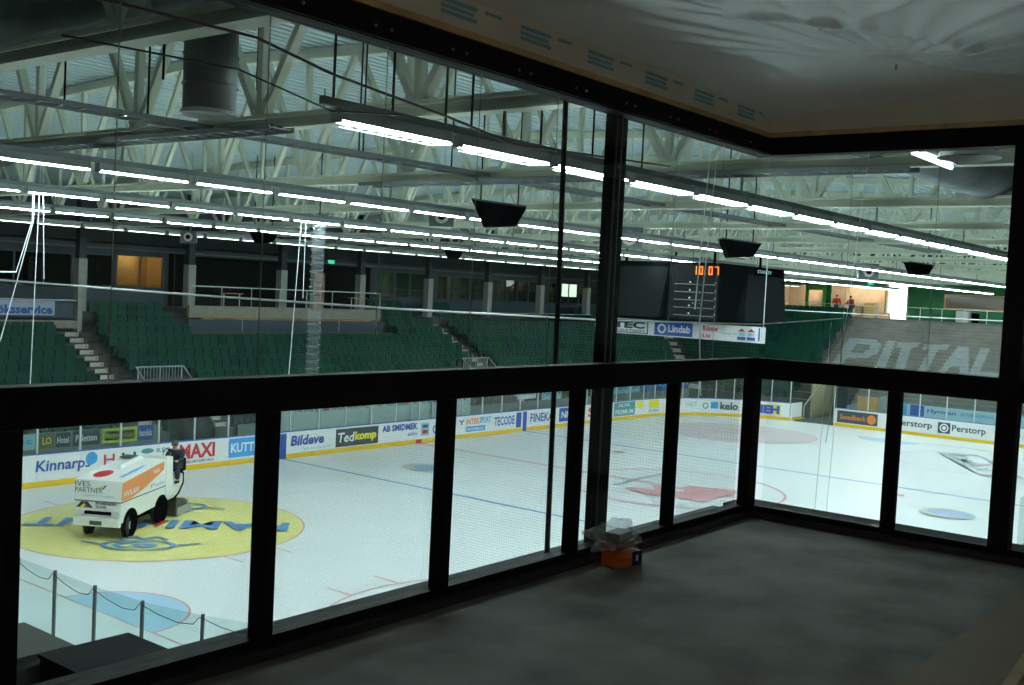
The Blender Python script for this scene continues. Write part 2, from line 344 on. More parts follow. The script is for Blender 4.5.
bn = thing('waste_bin', (46.8, -13.5, 7.15), 'black bin beside the pale grey cabinet', 'bin')
obj('bin_body', MB().tube([(46.8, -13.5, 7.16), (46.8, -13.5, 7.9)], [0.22, 0.28], 12), M_SPK, bn)
obj('bin_lid', MB().tube([(46.8, -13.5, 7.902), (46.8, -13.5, 7.98)], [0.3, 0.26], 12), M_GREY, bn)
# ================================================================== ROOF TRUSSES
TX = [-34]+[-30+6*i for i in range(13)]
YN = [-15.6+3*k for k in range(-9, 9)]
Ya, Yb = HY0+0.2, 12.4
ZB = 9.88
vert_mesh = {}
for i, x in enumerate(TX):
    zb = ZB+(0.04 if i == 0 else 0)
    t = thing('roof_truss', (x, -14.7, zb), 'pale green-grey steel roof truss spanning the rink, %s from the suite' % ORD[i], 'roof truss', 'roof trusses over the rink')
    obj('bottom_chord', MB().box(x-0.12, x+0.12, Ya, Yb, zb, zb+0.03).box(x-0.12, x+0.12, Ya, Yb, zb+0.17, zb+0.20).box(x-0.015, x+0.015, Ya, Yb, zb+0.04, zb+0.16), M_TRUSS, t)
    tc = MB()
    for (a, b) in ((Ya, -14.7), (-14.7, Yb)):
        za, zc = decktop(a)-0.02, decktop(b)-0.02
        tc.hexa([(x-0.11, a, za-0.22), (x+0.11, a, za-0.22), (x+0.11, b, zc-0.22), (x-0.11, b, zc-0.22), (x-0.11, a, za), (x+0.11, a, za), (x+0.11, b, zc), (x-0.11, b, zc)])
    obj('top_chord', tc, M_TRUSS, t)
    for y in YN:
        b = Vector((x, y, zb+0.20))
        obj('vertical_web', MB().bar(b, (x, y, decktop(y)-0.22), 0.11, 0.11), M_TRUSS, t)
        for s in (-1, 1):
            yy = y+s*1.42
            obj('diagonal_web', MB().bar(b+Vector((0, s*0.06, 0)), (x, yy, decktop(yy)-0.22), 0.10, 0.14, up=(1, 0, 0)), M_TRUSS, t)
# ================================================================== LIGHT ROWS
ROWS = [(-28.95, 'nearest lamp row'), (-21.2, 'second lamp row'), (-14.9, 'middle lamp row'), (-8.2, 'fourth lamp row'), (0.1, 'farthest lamp row')]
LZ = 9.39
def fit_meshes():
    h = MB(); L = 0.80
    h.hexa([(-L, -0.068, 0.0), (L, -0.068, 0.0), (L, 0.068, 0.0), (-L, 0.068, 0.0), (-L, -0.035, 0.12), (L, -0.035, 0.12), (L, 0.035, 0.12), (-L, 0.035, 0.12)])
    for s in (-1, 1): h.box(s*L-0.012, s*L+0.012, -0.075, 0.075, -0.025, 0.10)
    tb = MB().tube([(-0.77, 0, 0), (0.77, 0, 0)], 0.020, 6)
    g = MB()
    for k in range(9): x = -0.64+0.16*k; g.box(x-0.004, x+0.004, -0.12, 0.12, -0.045, -0.038)
    for y in (-0.1, 0.096): g.box(-0.67, 0.67, y, y+0.004, -0.045, -0.038)
    rf = MB().box(-0.78, 0.78, -0.03, 0.03, -0.012, -0.002)
    return rf.mesh('reflector', M_REFL), h.mesh('housing', M_HOUSE), tb.mesh('tube', M_TUBE), g.mesh('wire_guard', M_HOUSE), MB().tube([(-0.76, 0, 0), (0.76, 0, 0)], 0.022, 6).mesh('tube_weak', M_TUBE_W)
rm, hm, tm, gm, tw = fit_meshes()
NUMW = 'first second third fourth fifth sixth seventh eighth ninth tenth eleventh twelfth thirteenth fourteenth fifteenth sixteenth seventeenth eighteenth nineteenth'.split()
TENS = {20: 'twentieth', 30: 'thirtieth', 40: 'fortieth', 50: 'fiftieth', 60: 'sixtieth', 70: 'seventieth'}
TW = {20: 'twenty', 30: 'thirty', 40: 'forty', 50: 'fifty', 60: 'sixty', 70: 'seventy'}
def ordw(n):
    if n < 20: return NUMW[n-1]
    return TENS[n] if n % 10 == 0 else TW[n//10*10]+'-'+NUMW[n % 10-1]
X0R = [-31.75, -31.38, -31.0, -32.0, -31.6]
for ri, (ry, rl) in enumerate(ROWS):
    tr = thing('light_track', (6, ry, LZ+0.13), 'long steel track carrying the %s' % rl, 'light track', 'light tracks')
    obj('track_rail', MB().box(-32.75, 45.5, ry-0.03, ry+0.03, LZ+0.121, LZ+0.20), M_TRAY, tr)
    x = X0R[ri]
    for hx in TX[1:]: obj('track_hanger', MB().bar((hx, ry, LZ+0.2), (hx, ry, ZB), 0.03), M_TRAY, tr)
    n = 0
    while x < 45:
        weak = ri == 4 and n % 1 == 0
        t = thing('fluorescent_light', (x, ry, LZ), '%s twin-tube light fitting, %s from the left in the %s' % ('dim greenish' if ri == 4 else 'bright white', ordw(n+1), rl), 'ceiling light', 'light fittings in the '+rl)
        ho = inst('housing', hm, (x, ry, LZ), t); inst('reflector', rm, (x, ry, LZ), ho)
        for s in (-0.047, 0.047):
            if ri == 4: inst('tube', tw, (x, ry+s, LZ), t)
            else: inst('tube', tm, (x, ry+s, LZ), t)
        if ri == 0: inst('wire_guard', gm, (x, ry, LZ), t)
        x += 1.765; n += 1
# cable trays
def tray(name, a, b, lab, width=0.4):
    a = Vector(a); b = Vector(b); d = (b-a).normalized(); s = d.cross(Z_)*width/2; L = (b-a).length
    t = thing(name, a, lab, 'cable tray')
    m = MB(); m.bar(a-s, b-s, 0.02, 0.07); m.bar(a+s, b+s, 0.02, 0.07)
    obj('side_rail', m, M_TRAY, t)
    r = MB(); k = 0.15
    while k < L: p = a+d*k; r.bar(p-s, p+s, 0.04, 0.015); k += 0.3
    rg = obj('tray_rungs', r, M_TRAY, t); rg['kind'] = 'stuff'
    obj('cable_bundle', MB().tube([a+d*0.1+s*0.3+Z_*0.03, b-d*0.1+s*0.3+Z_*0.03], 0.03, 6).tube([a+d*0.1-s*0.4+Z_*0.03, b-d*0.1-s*0.4+Z_*0.03], 0.022, 6), M_CABLE, t)
    return t
tray('cable_tray', (-33.5, -23.2, 9.98), (0, -24.6, 9.98), 'grey ladder cable tray running lengthwise below the trusses at upper left')
tray('cable_tray', (-30.45, -14, 9.80), (-30.45, -25.6, 9.80), 'grey ladder cable tray running across under the second truss')
tray('cable_tray', (-24.5, -21, 9.80), (-24.5, -31.8, 9.80), 'grey ladder cable tray running across under the third truss')
RODS = [(-32.6, -28.95), (-31.8, -28.95), (-31.0, -28.95), (-30.4, -28.8), (-29.3, -28.95), (-28.2, -28.95), (-27.0, -28.95), (-32.0, -23.0), (-31, -23.4), (-29, -23.2), (-27, -23.5), (-25, -23.7), (-32.5, -26), (-31.5, -25.0), (-28.2, -26.0), (-27.0, -23.4)]
RODS.sort(key=lambda p: -math.atan2(p[1]-CY, p[0]-CX))
for k, (x, y) in enumerate(RODS):
    zlo = LZ+0.2 if y < -28 else 10.02
    h = obj('hanger_rod', MB().tube([(x, y, zlo), (x, y, decktop(y))], 0.014, 6), M_SPK)
    tag(h, 'thin dark steel hanger rod below the corrugated roof, %s from the left' % ordw(k+1), 'hanger rod', 'hanger rods near the suite')
# ducts
def duct(name, pts, r, lab, rib=0.25, m=M_DUCT, cap=True):
    P = [Vector(p) for p in pts]; t = thing(name, P[0], lab, 'air duct')
    obj('duct_wall', MB().tube(P, r, 28, cap=cap), m, t, smooth=True)
    rb = MB(); L = (P[-1]-P[0]).length; d = (P[-1]-P[0]).normalized(); k = 0.1
    while k < L: rb.tube([P[0]+d*(k-0.012), P[0]+d*(k+0.012)], r+0.012, 28, cap=False); k += rib
    s = obj('seam_ribs', rb, m, t); s['kind'] = 'stuff'; return t
duct('air_duct', [(-33.35, -8, 10.62), (-33.35, -40, 10.62)], 0.42, 'large dark spiral duct crossing beside the first truss')
duct('air_duct', [(-33.9, -31.0, 10.75), (20, -31.0, 10.75)], 0.72, 'very large spiral duct running lengthwise at upper right', 0.5)
v = duct('air_diffuser', [(-33.35, -28.05, 10.3), (-33.35, -28.05, 9.40)], 0.25, 'vertical galvanised drop diffuser hanging from the dark duct', 0.28, M_DUCTL)
obj('diffuser_rim', MB().tube([(-33.35, -28.05, 9.36), (-33.35, -28.05, 9.40)], [0.28, 0.255], 28, cap=False), M_TXTW, v)
v = duct('air_diffuser', [(-29.0, -33.78, 10.6), (-29.0, -33.78, 9.36)], 0.25, 'wide round drop diffuser with pale rim at upper right', 0.3, cap=False)
obj('diffuser_rim', MB().tube([(-29.0, -33.78, 9.30), (-29.0, -33.78, 9.36)], [0.285, 0.255], 32, cap=False), M_TXTW, v)
lt = thing('strip_lamp', (-28.9, -33.45, 9.3), 'bare white strip lamp below the round diffuser at upper right', 'lamp')
obj('lamp_body', MB().box(-29.55, -28.3, -33.49, -33.37, 9.33, 9.39), M_HOUSE, lt)
obj('tube', MB().tube([(-29.5, -33.43, 9.30), (-28.35, -33.43, 9.30)], 0.022, 8), M_BULB, lt)
obj('suspension_wire', MB().tube([(-29.2, -33.43, 9.39), (-29.2, -33.43, 12.1)], 0.006, 4).tube([(-28.6, -33.43, 9.39), (-28.6, -33.43, 12.1)], 0.006, 4), M_CABLE, lt)
# power cables along the near row
pc = obj('power_cable', MB().tube([(-35.7, -30, 9.66), (-34.35, -30, 9.68), (-33.58, -30, 9.55), (-32.1, -30, 9.42), (-31.1, -30, 9.30), (-29.5, -29.6, 9.45), (-27, -29.4, 9.6)], 0.012, 6), mat('red_brown_cable', (0.10, 0.03, 0.02), 0.6))
tag(pc, 'red-brown power cable strung past the nearest lamp row', 'cable')
pc = obj('power_cable', MB().tube([(-35.7, -29.6, 9.45), (-34.2, -29.6, 9.5), (-33.2, -29.6, 9.33), (-32.0, -29.3, 9.5)], 0.008, 6), M_CABLE)
tag(pc, 'thin black power cable sagging near the drop diffuser', 'cable')
# loudspeakers (tapered clusters) and horns
def speaker(x, y, z, w_, h_, lab, yawd=0.6):
    t = thing('loudspeaker', (x, y, z), lab, 'loudspeaker', rot=-PI/2+yaw)
    b = MB(); a = w_/2; c = w_/3.6; d = w_*0.34
    b.hexa([(-c, -d*0.7, -h_*0.62), (c*1.2, -d*0.7, -h_*0.55), (c*1.2, d, -h_*0.55), (-c, d, -h_*0.62), (-a, -d, 0.0), (a, -d, -h_*0.12), (a, d, -h_*0.12), (-a, d, 0.0)])
    obj('cabinet', b, M_SPK, t, local=True)
    b = MB(); b.hexa([(-a-.01, -d-.01, 0.002), (a+.01, -d-.01, -h_*0.12+0.002), (a+.01, d+.01, -h_*0.12+.002), (-a-.01, d+.01, 0.002), (-a-.01, -d-.01, 0.04), (a+.01, -d-.01, -h_*0.12+0.04), (a+.01, d+.01, -h_*0.12+.04), (-a-.01, d+.01, 0.04)])
    obj('top_plate', b, M_GREY, t, local=True)
    obj('suspension', MB().bar((-a*0.7, 0, 0.04), (-a*0.7, 0, decktop(y)-z), 0.03).bar((a*0.7, 0, -h_*0.1+.04), (a*0.7, 0, decktop(y)-z), 0.03), M_SPK, t, local=True)
speaker(-21.5, -22.0, 9.72, 1.15, 0.85, 'largest black wedge loudspeaker, left of the black post')
speaker(-10.1, -22.0, 9.68, 1.15, 0.85, 'black wedge loudspeaker above the scoreboard')
speaker(6.4, -22.0, 9.86, 1.05, 0.85, 'smallest black wedge loudspeaker, right of the scoreboard')
speaker(-13.0, -3.5, 9.62, 0.95, 0.7, 'dark wedge loudspeaker over the far stand at left')
speaker(-2.0, -3.5, 9.6, 0.85, 0.7, 'dark wedge loudspeaker over the far stand at centre')
def flood(x, y, z, lab, sz=0.5):
    t = thing('horn_loudspeaker', (x, y, z), lab, 'horn', rot=-PI/2+yaw)
    s = sz/2
    obj('horn_body', MB().hexa([(-s, -s*0.9, -s*0.8), (s, -s*0.9, -s*0.8), (s*.6, s, -s*.5), (-s*.6, s, -s*.5), (-s, -s*0.9, s*.8), (s, -s*0.9, s*.8), (s*.6, s, s*.5), (-s*.6, s, s*.5)]), M_GREY, t, local=True)
    obj('horn_ring', MB().tube([(0, -s*0.9-0.03, 0), (0, -s*0.9-0.001, 0)], [s*.5, s*.55], 16), mat('horn_beige', (0.45, 0.42, 0.34), 0.5), t, local=True)
    obj('horn_core', MB().tube([(0, -s*0.9-0.05, 0), (0, -s*0.9-0.031, 0)], [s*.25, s*.3], 12), M_SPK, t, local=True)
    obj('bracket', MB().bar((0, 0, s*.5), (0, 0, decktop(y)-z), 0.03), M_RAIL, t, local=True)
flood(-19.1, -18.2, 9.62, 'square dark horn loudspeaker with beige ring among the second lamp row', 0.62)
flood(-12.5, -19.6, 9.55, 'grey horn loudspeaker just left of the black post', 0.8)
flood(-7.5, -20.6, 9.55, 'grey horn loudspeaker just right of the black post', 0.7)
flood(8.5, -19.0, 9.5, 'grey horn loudspeaker above the lit end room', 0.9)
flood(-15.2, -2.0, 9.25, 'pale horn loudspeaker over the far stand, leftmost', 0.6)
# ================================================================== ICE RINK
RW = 29.39; RX = 30.0; RR = 8.5
def rinkpath(inset=0.0, n=10):
    P = []; r = RR-inset
    for cx, cy, a in ((RX-RR, -RR, 0), (-RX+RR, -RR, PI/2), (-RX+RR, -RW+RR, PI), (RX-RR, -RW+RR, 1.5*PI)):
        for k in range(n+1): t = a+PI/2*k/n; P.append((cx+r*math.cos(t), cy+r*math.sin(t)))
    return P
P = rinkpath(0.05)
im = MB(); im.prism(P, lambda a, b, d: (a, b, d-0.05), 0.05)
ice = struct('rink_ice', im, M_ICE)
zc = [0.003]
def iz(): zc[0] += 0.0007; return zc[0]
def strip(x0, x1, y0, y1, m, name='line_marking'): z = iz(); return obj(name, MB().quad((x0, y0, z), (x1, y0, z), (x1, y1, z), (x0, y1, z)), m, ice)
for x in (-8.67, 8.67): strip(x-0.13, x+0.13, -RW+0.05, -0.05, M_LINEBLUE, 'blue_line')
strip(-0.13, 0.13, -RW+0.05, -0.05, M_ICERED, 'centre_line')
for s in (-1, 1):
    strip(s*26-0.03, s*26+0.03, -RW+0.8, -0.8, M_PINK, 'goal_line')
    a0 = -PI/2 if s < 0 else PI/2
    disc((s*26, -RW/2, iz()), X_, Y_, 1.83, 1.83, M_CREASE, ice, 'goal_crease', 24, 0, 0, a0, a0+PI)
    disc((s*26, -RW/2, iz()), X_, Y_, 1.86, 1.86, M_PINK, ice, 'crease_outline', 24, 0, 0.965, a0, a0+PI)
def circ(x, y, fill=None, line=M_PINK):
    if fill: disc((x, y, iz()), X_, Y_, 4.5, 4.5, fill, ice, 'circle_advert', 64, 0)
    disc((x, y, iz()), X_, Y_, 4.5, 4.5, line, ice, 'faceoff_circle', 64, 0, 0.987)
    for sy in (-1, 1):
        for sx in (-1, 1): strip(x+sx*0.85-0.03, x+sx*0.85+0.03, min(y+sy*4.45, y+sy*5.3), max(y+sy*4.45, y+sy*5.3), line, 'hash_mark')
YCf = -7.7; YCn = -21.7
circ(-20, YCf, M_YCIRC); circ(-20, YCn); circ(20, YCn)
circ(20, YCf, mat('faint_pink', (0.72, 0.62, 0.66), 0.3))
disc((0, -RW/2, iz()), X_, Y_, 4.5, 4.5, M_PINK, ice, 'centre_circle', 64, 0, 0.975)
for x, y, m in ((-6.5, YCf, M_LINEBLUE), (6.5, YCf, M_ICERED), (-6.5, YCn, M_ICERED), (6.5, YCn, M_ICERED), (20, YCn, M_ICERED)):
    disc((x, y, iz()), X_, Y_, 0.32, 0.32, m, ice, 'faceoff_spot', 20, 0)
disc((-5.2, -5.2, iz()), X_, Y_, 0.95, 0.95, mat('spot_beige', (0.55, 0.6, 0.5), 0.3), ice, 'ice_emblem', 28, 0)
disc((-5.1, -5.4, iz()), X_, Y_, 0.6, 0.75, M_LINEBLUE, ice, 'ice_emblem', 28, 0)
disc((4.0, -24.5, iz()), X_, Y_, 1.05, 1.05, mat('spot_beige2', (0.55, 0.60, 0.52), 0.3), ice, 'ice_emblem', 28, 0)
disc((4.05, -24.6, iz()), X_, Y_, 0.75, 0.85, mat('spot_blue', (0.28, 0.42, 0.66), 0.3), ice, 'ice_emblem', 28, 0)
def icepoly(pts, m, name='ice_emblem'): z = iz(); return obj(name, MB().quad(*[(a, b, z) for a, b in pts]), m, ice)
icepoly([(-2.07, -13.46), (-1.6, -13.61), (-1.3, -14.5), (-0.44, -13.8), (-0.09, -14.93), (0.72, -14.91), (1.49, -16.76), (0.63, -17.11), (-1.09, -17.0), (-2.11, -17.14), (-2.06, -15.79), (-2.6, -15.1), (-2.4, -14.4)], M_ICERED)
icepoly([(-0.9, -14.9), (-0.5, -14.7), (-0.3, -15.3), (-0.8, -15.5)], M_ICE)
for a in ((-0.2, -12.65, 2.48, -12.63), (-1.77, -12.82, 0.3, -12.7)):
    icepoly([(a[0], a[1]-0.12), (a[2], a[3]-0.12), (a[2], a[3]+0.12), (a[0], a[1]+0.12)], M_ICEGREY, 'ice_lettering')
# slanted advert frame on the right
fr = [(22.6, -18.5), (23.7, -20.3), (16.75, -24.35), (15.7, -22.7)]
cxm = sum(p[0] for p in fr)/4; cym = sum(p[1] for p in fr)/4
inn = [(cxm+(a-cxm)*0.88, cym+(b-cym)*0.66) for a, b in fr]
for k in range(4): j = (k+1) % 4; icepoly([fr[k], fr[j], inn[j], inn[k]], M_ICEGREY, 'advert_frame')
dv = Vector((-6.9, -4.15, 0)).normalized(); up_ = Vector((dv.y, -dv.x, 0))
text('OMAX', (22.0, -19.2, iz()), dv, -up_ if up_.cross(Z_).length < 0 else Vector((-dv.y, dv.x, 0)), 5.6, 0.9, M_ICEGREY, ice, 'ice_lettering')
icepoly([(26.19, -16.7), (26.5, -18.7), (26.16, -20.55), (26.0, -20.5), (26.3, -18.7), (26.0, -16.7)], M_ICEGREY, 'ice_lettering')
for k in range(3): icepoly([(18.3+k*1.1, -6.2), (19.9+k*1.1, -8.9), (20.2+k*1.1, -8.8), (18.6+k*1.1, -6.1)], mat('faint_olive', (0.55, 0.55, 0.42), 0.3), 'ice_lettering')
# big advert on the yellow circle, reads from the far side
a45 = Vector((-1, 1, 0)).normalized(); u45 = Vector((-1, -1, 0)).normalized()
base = Vector((-16.75, -10.1, 0))
text('RAMI', base+Z_*iz(), a45, u45, 3.7, 1.15, M_ICEBLUE, ice, 'ice_lettering', 0.03)
text('RENT', base+a45*4.3+Z_*iz(), a45, u45, 3.6, 1.15, M_ICEBLUE, ice, 'ice_lettering', 0.03)
icepoly([tuple((base+a45*3.8+u45*0.1)[:2]), tuple((base+a45*4.25+u45*0.1)[:2]), tuple((base+a45*4.0+u45*1.0)[:2])], M_RED)
for sgn in (1, -1):
    c = Vector((-20, -7.7, 0))+u45*2.75*sgn
    for q, (ra, rb, dx) in enumerate(((1.05, 0.62, 0), (0.62, 0.33, 0.1), (0.3, 0.12, -0.1))):
        disc(c+a45*dx+Z_*iz(), a45, u45, ra, rb, M_ICEBLUE, ice, 'ice_emblem', 32, 0, 1-0.10/rb if rb > .2 else 0.3)
    q = [c-u45*sgn*0.62+a45*(-0.7+0.35*k)+u45*(-sgn*(0.45 if k % 2 else 0.05)) for k in range(5)]
    for k in range(4):
        d = (q[k+1]-q[k]).normalized(); nn = Vector((-d.y, d.x, 0))*0.05
        icepoly([tuple((q[k]-nn)[:2]), tuple((q[k+1]-nn)[:2]), tuple((q[k+1]+nn)[:2]), tuple((q[k]+nn)[:2])], M_ICEBLUE)
    for sd in (-1, 1):
        e = c+a45*sd*1.05; icepoly([tuple((e)[:2]), tuple((e+a45*sd*0.6-u45*sgn*0.25)[:2]), tuple((e+a45*sd*0.65-u45*sgn*0.4)[:2]), tuple((e-u45*sgn*0.1)[:2])], M_ICEBLUE)
# --- dasher boards
bd = thing('rink_boards', (0, 0, 0), 'white advertising boards with yellow kick strip and glass around the ice', 'rink boards')
P0 = []
L1 = 2*(RX-RR); n1 = 26
pts = []   # (x, y, nx, ny) outward normal, going around from near-left
def seg(a, b, n): return [(a[0]+(b[0]-a[0])*k/n, a[1]+(b[1]-a[1])*k/n) for k in range(n)]
def arc(cx, cy, a0, n=11, s=0.0): return [(cx+RR*math.cos(a0+s+(PI/2-s)*k/n), cy+RR*math.sin(a0+s+(PI/2-s)*k/n)) for k in range(n)]
ring = arc(RX-RR, -RR, 0, 9, math.radians(13.5))+seg((RX-RR, 0), (-RX+RR, 0), n1)+arc(-RX+RR, -RR, PI/2)+seg((-RX, -RR), (-RX, -RW+RR), 10)+arc(-RX+RR, -RW+RR, PI)+seg((-RX+RR, -RW), (RX-RR, -RW), n1)+arc(RX-RR, -RW+RR, 1.5*PI)+[(RX, -RW+RR)]+seg((RX, -20), (RX, -10.1), 6)+[(RX, -9.5)]
N = len(ring)
def outn(i):
    a = Vector(ring[i]); b = Vector(ring[min(i+1, N-1)]) if i < N-1 else Vector(ring[i]); c = Vector(ring[max(i-1, 0)])
    d = (b-c).normalized(); return Vector((d.y, -d.x))
def ringbox(i, j, d0, d1, z0, z1, e=0.0):
    a, b = Vector(ring[i]), Vector(ring[j]); na, nb = outn(i), outn(j)
    q = [a+na*d0, b+nb*d0, b+nb*d1, a+na*d1]
    if e: t = (b-a).normalized()*e; q = [q[0]+t, q[1]-t, q[2]-t, q[3]+t]
    return [(p.x, p.y, z0) for p in q]+[(p.x, p.y, z1) for p in q]
BH = 1.2
for i in range(N-1):
    obj('board_panel', MB().hexa(ringbox(i, i+1, 0, 0.09, 0.0, BH-0.04, 0.004)), M_WHITE, bd)
    obj('kick_strip', MB().hexa(ringbox(i, i+1, -0.02, -0.002, 0.0, 0.2)), M_YEL, bd)
    obj('cap_rail', MB().hexa(ringbox(i, i+1, -0.02, 0.11, BH-0.039, BH)), M_BLUECAP, bd)
    nearside = ring[i][1] < -29 and ring[i+1][0] < -5.9
    if not nearside:
        obj('glass_pane', MB().hexa(ringbox(i, i+1, 0.05, 0.062, BH+0.001, 2.7, 0.05)), M_GLASSB, bd)
near_ids = []
for i in range(N):
    x, y = ring[i]; n = outn(i); x += n.x*0.055; y += n.y*0.055
    nearend = x < -29.5
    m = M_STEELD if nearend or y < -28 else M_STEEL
    s = 0.022 if nearend else 0.03
    if y < -29 and x < -6.2 and x > -21: continue
    obj('stanchion', MB().box(x-s, x+s, y-s, y+s, BH+0.001, 2.72), m, bd)
# return panel of left boards at the gate
obj('gate_return', MB().box(29.9, 31.6, -6.60, -6.50, 0.0, 1.16), M_WHITE, bd)
obj('kick_strip', MB().box(29.9, 31.6, -6.62, -6.601, 0.0, 0.2), M_YEL, bd)
ring_gate = (-9.5, -8.5)
# blue and red vertical line marks on far boards
for x, m in ((-8.67, M_BLUE), (8.67, M_BLUE)): rect((x-0.17, -0.022, 0.0), X_, Z_, 0.34, 1.1, m, bd, 'line_stripe', 0.004)
rect((-0.2, -0.022, 0.0), X_, Z_, 0.4, 0.2, M_RED, bd, 'line_stripe', 0.004)
YB = -0.006
def fa(x0, x1, z0=0.24, z1=1.12, m=M_BLUE): return rect((x0, YB, z0), X_, Z_, x1-x0, z1-z0, m, bd, 'advert', 0.003)
def ft(s, x0, x1, z0, z1, m, bold=0.012, shear=0): return text(s, (x0, YB-0.005, z0), X_, Z_, x1-x0-max(0, shear*(z1-z0)), z1-z0, m, bd, 'advert_lettering', bold, shear)
ft('Kinnarps', -19.92, -17.75, 0.42, 0.95, M_BLUE, 0.02, 0.1)
disc((-17.75, YB-0.004, 0.86), X_, Z_, 0.24, 0.24, M_LBLUE, bd, 'advert_emblem'); ft('msa', -17.9, -17.6, 0.8, 0.9, M_TXTW)
ft('H', -17.25, -16.8, 0.55, 0.95, M_RED); ft('I I', -16.5, -15.9, 0.6, 0.95, M_GREY)
disc((-15.4, YB-0.004, 0.93), X_, Z_, 0.28, 0.1, M_TEAL, bd, 'advert_emblem'); ft('RES', -15.0, -14.4, 0.82, 1.0, M_TEAL)
ft('MAXI', -13.95, -12.25, 0.45, 1.05, M_RED, 0.035); ft('HELSINGBORG', -13.7, -12.3, 0.27, 0.38, M_GREY)
fa(-11.55, -9.3, 0.3, 1.1, M_LBLUE); ft('KUTTERN', -11.45, -9.4, 0.5, 0.9, M_TXTW, 0.03)
ft('Bildeve', -8.25, -6.25, 0.52, 0.98, M_BLUE, 0.035, 0.15); ft('Tänk om. Kör Ford!', -7.6, -5.9, 0.3, 0.42, M_CYAN)
fa(-5.58, -2.85, 0.25, 1.08, M_GREY); ft('Ted', -5.5, -4.4, 0.45, 0.9, M_TXTW, 0.02, 0.15); ft('komp', -4.4, -2.95, 0.38, 0.9, M_TXTY, 0.04, 0.1)
ft('AB SMIDMEK', -2.6, -0.1, 0.72, 1.05, M_BLUE, 0.04); ft('eslöv', -0.8, -0.1, 0.42, 0.62, M_BLUE)
fa(0.15, 0.75, 0.35, 1.0, M_CYAN); rect((0.25, YB-0.004, 0.45), X_, Z_, 0.4, 0.2, M_RED, bd, 'advert_emblem', 0.002); rect((0.25, YB-0.004, 0.75), X_, Z_, 0.4, 0.15, M_BLUE, bd, 'advert_emblem', 0.002)
ft('CEOS', 1.0, 2.4, 0.4, 0.85, M_BLUE, 0.02)
ft('INTER', 3.6, 4.7, 0.68, 1.0, M_ORG, 0.03, 0.1); ft('SPORT', 4.7, 5.7, 0.7, 1.03, M_LBLUE, 0.03, 0.1); ft('Y', 3.0, 3.5, 0.7, 0.95, M_BLUE, 0.03)
fa(3.6, 5.2, 0.3, 0.58, M_LBLUE); ft('HARDEBERGA', 3.7, 5.1, 0.37, 0.5, M_TXTW)
ft('TECODE', 5.95, 7.75, 0.45, 0.95, M_BLUE, 0.02)
fa(7.9, 8.35, 0.25, 1.08, M_BLUE)
ft('FINEKA', 9.2, 11.4, 0.45, 0.95, M_BLUE, 0.02)
fa(12.0, 13.6, 0.3, 1.1, M_BLUE); ft('NPS', 12.2, 13.4, 0.5, 0.9, M_TXTW, 0.03, 0.1)
ft('S', 15.0, 15.6, 0.4, 1.0, M_RED, 0.03)
fa(17.9, 20.4, 0.25, 1.12, M_TEAL); ft('ALFA', 18.4, 19.8, 0.82, 1.02, M_TXTW); ft('PREMIUM', 18.1, 20.2, 0.35, 0.65, M_TXTW)
rect((20.6, YB, 0.65), X_, Z_, 0.85, 0.45, M_TXTY, bd, 'advert', 0.003)
# curved corner adverts
def at_arc(deg, r): a = math.radians(deg); return Vector((RX-RR+r*math.cos(a), -RR+r*math.sin(a), 0))
def arct(s, d0, d1, z0, z1, m, bold=0.02):
    p0 = at_arc(d0, RR-0.12 if abs(d0-d1) > 8 else RR-0.04); p1 = at_arc(d1, RR-0.12 if abs(d0-d1) > 8 else RR-0.04); R = (p1-p0)
    return text(s, p0+Z_*z0, R, Z_, R.length, z1-z0, m, bd, 'advert_lettering', bold)
def arcr(d0, d1, z0, z1, m):
    p0 = at_arc(d0, RR-0.05); p1 = at_arc(d1, RR-0.05); R = (p1-p0)
    rect(p0+Z_*z0, R, Z_, R.length, z1-z0, m, bd, 'advert', 0.003)
arcr(86, 79, 0.55, 1.1, M_TXTY); arct('PERFEKT', 86, 79.5, 0.62, 0.98, M_LIME, 0.03); arct('MATLAGNING', 86, 79, 0.3, 0.48, M_LBLUE)
arct('OBT', 63, 57, 0.6, 0.9, M_CYAN)
arct('O', 54, 51, 0.45, 0.9, M_TEAL); arcr(50, 46.5, 0.5, 0.95, M_LBLUE); arct('kelo', 45.5, 37, 0.45, 0.98, M_GREY, 0.03)
arcr(30, 17.5, 0.33, 1.0, M_TXTY); arct('NEH', 30, 18, 0.38, 0.95, M_BLUE, 0.06)
# end boards adverts (read from the suite)
XE = RX-0.006
def ea(y0, y1, z0, z1, m): return rect((XE, y0, z0), -Y_, Z_, y0-y1, z1-z0, m, bd, 'advert', 0.003)
def et(s, y0, y1, z0, z1, m, bold=0.015): return text(s, (XE-0.006, y0, z0), -Y_, Z_, y0-y1, z1-z0, m, bd, 'advert_lettering', bold)
ea(-9.75, -12.45, 0.26, 1.05, M_GREY); et('Swedbank', -9.95, -11.7, 0.48, 0.82, M_ORG, 0.02)
disc((XE-0.004, -12.05, 0.64), -Y_, Z_, 0.3, 0.3, M_ORG, bd, 'advert_emblem')
et('Perstorp', -13.7, -15.9, 0.4, 0.92, M_GREY, 0.02)
def plogo(y):
    ea(y, y-0.75, 0.32, 1.0, M_GREY); disc((XE-0.004, y-0.38, 0.66), -Y_, Z_, 0.27, 0.27, M_TXTW, bd, 'advert_emblem', inner=0.7, t=0.004); disc((XE-0.004, y-0.38, 0.66), -Y_, Z_, 0.12, 0.12, M_TXTW, bd, 'advert_emblem', t=0.004)
plogo(-16.25); et('Perstorp', -17.1, -19.1, 0.4, 0.92, M_GREY, 0.02); plogo(-19.75); et('Perstorp', -20.6, -22.4, 0.4, 0.92, M_GREY, 0.02)
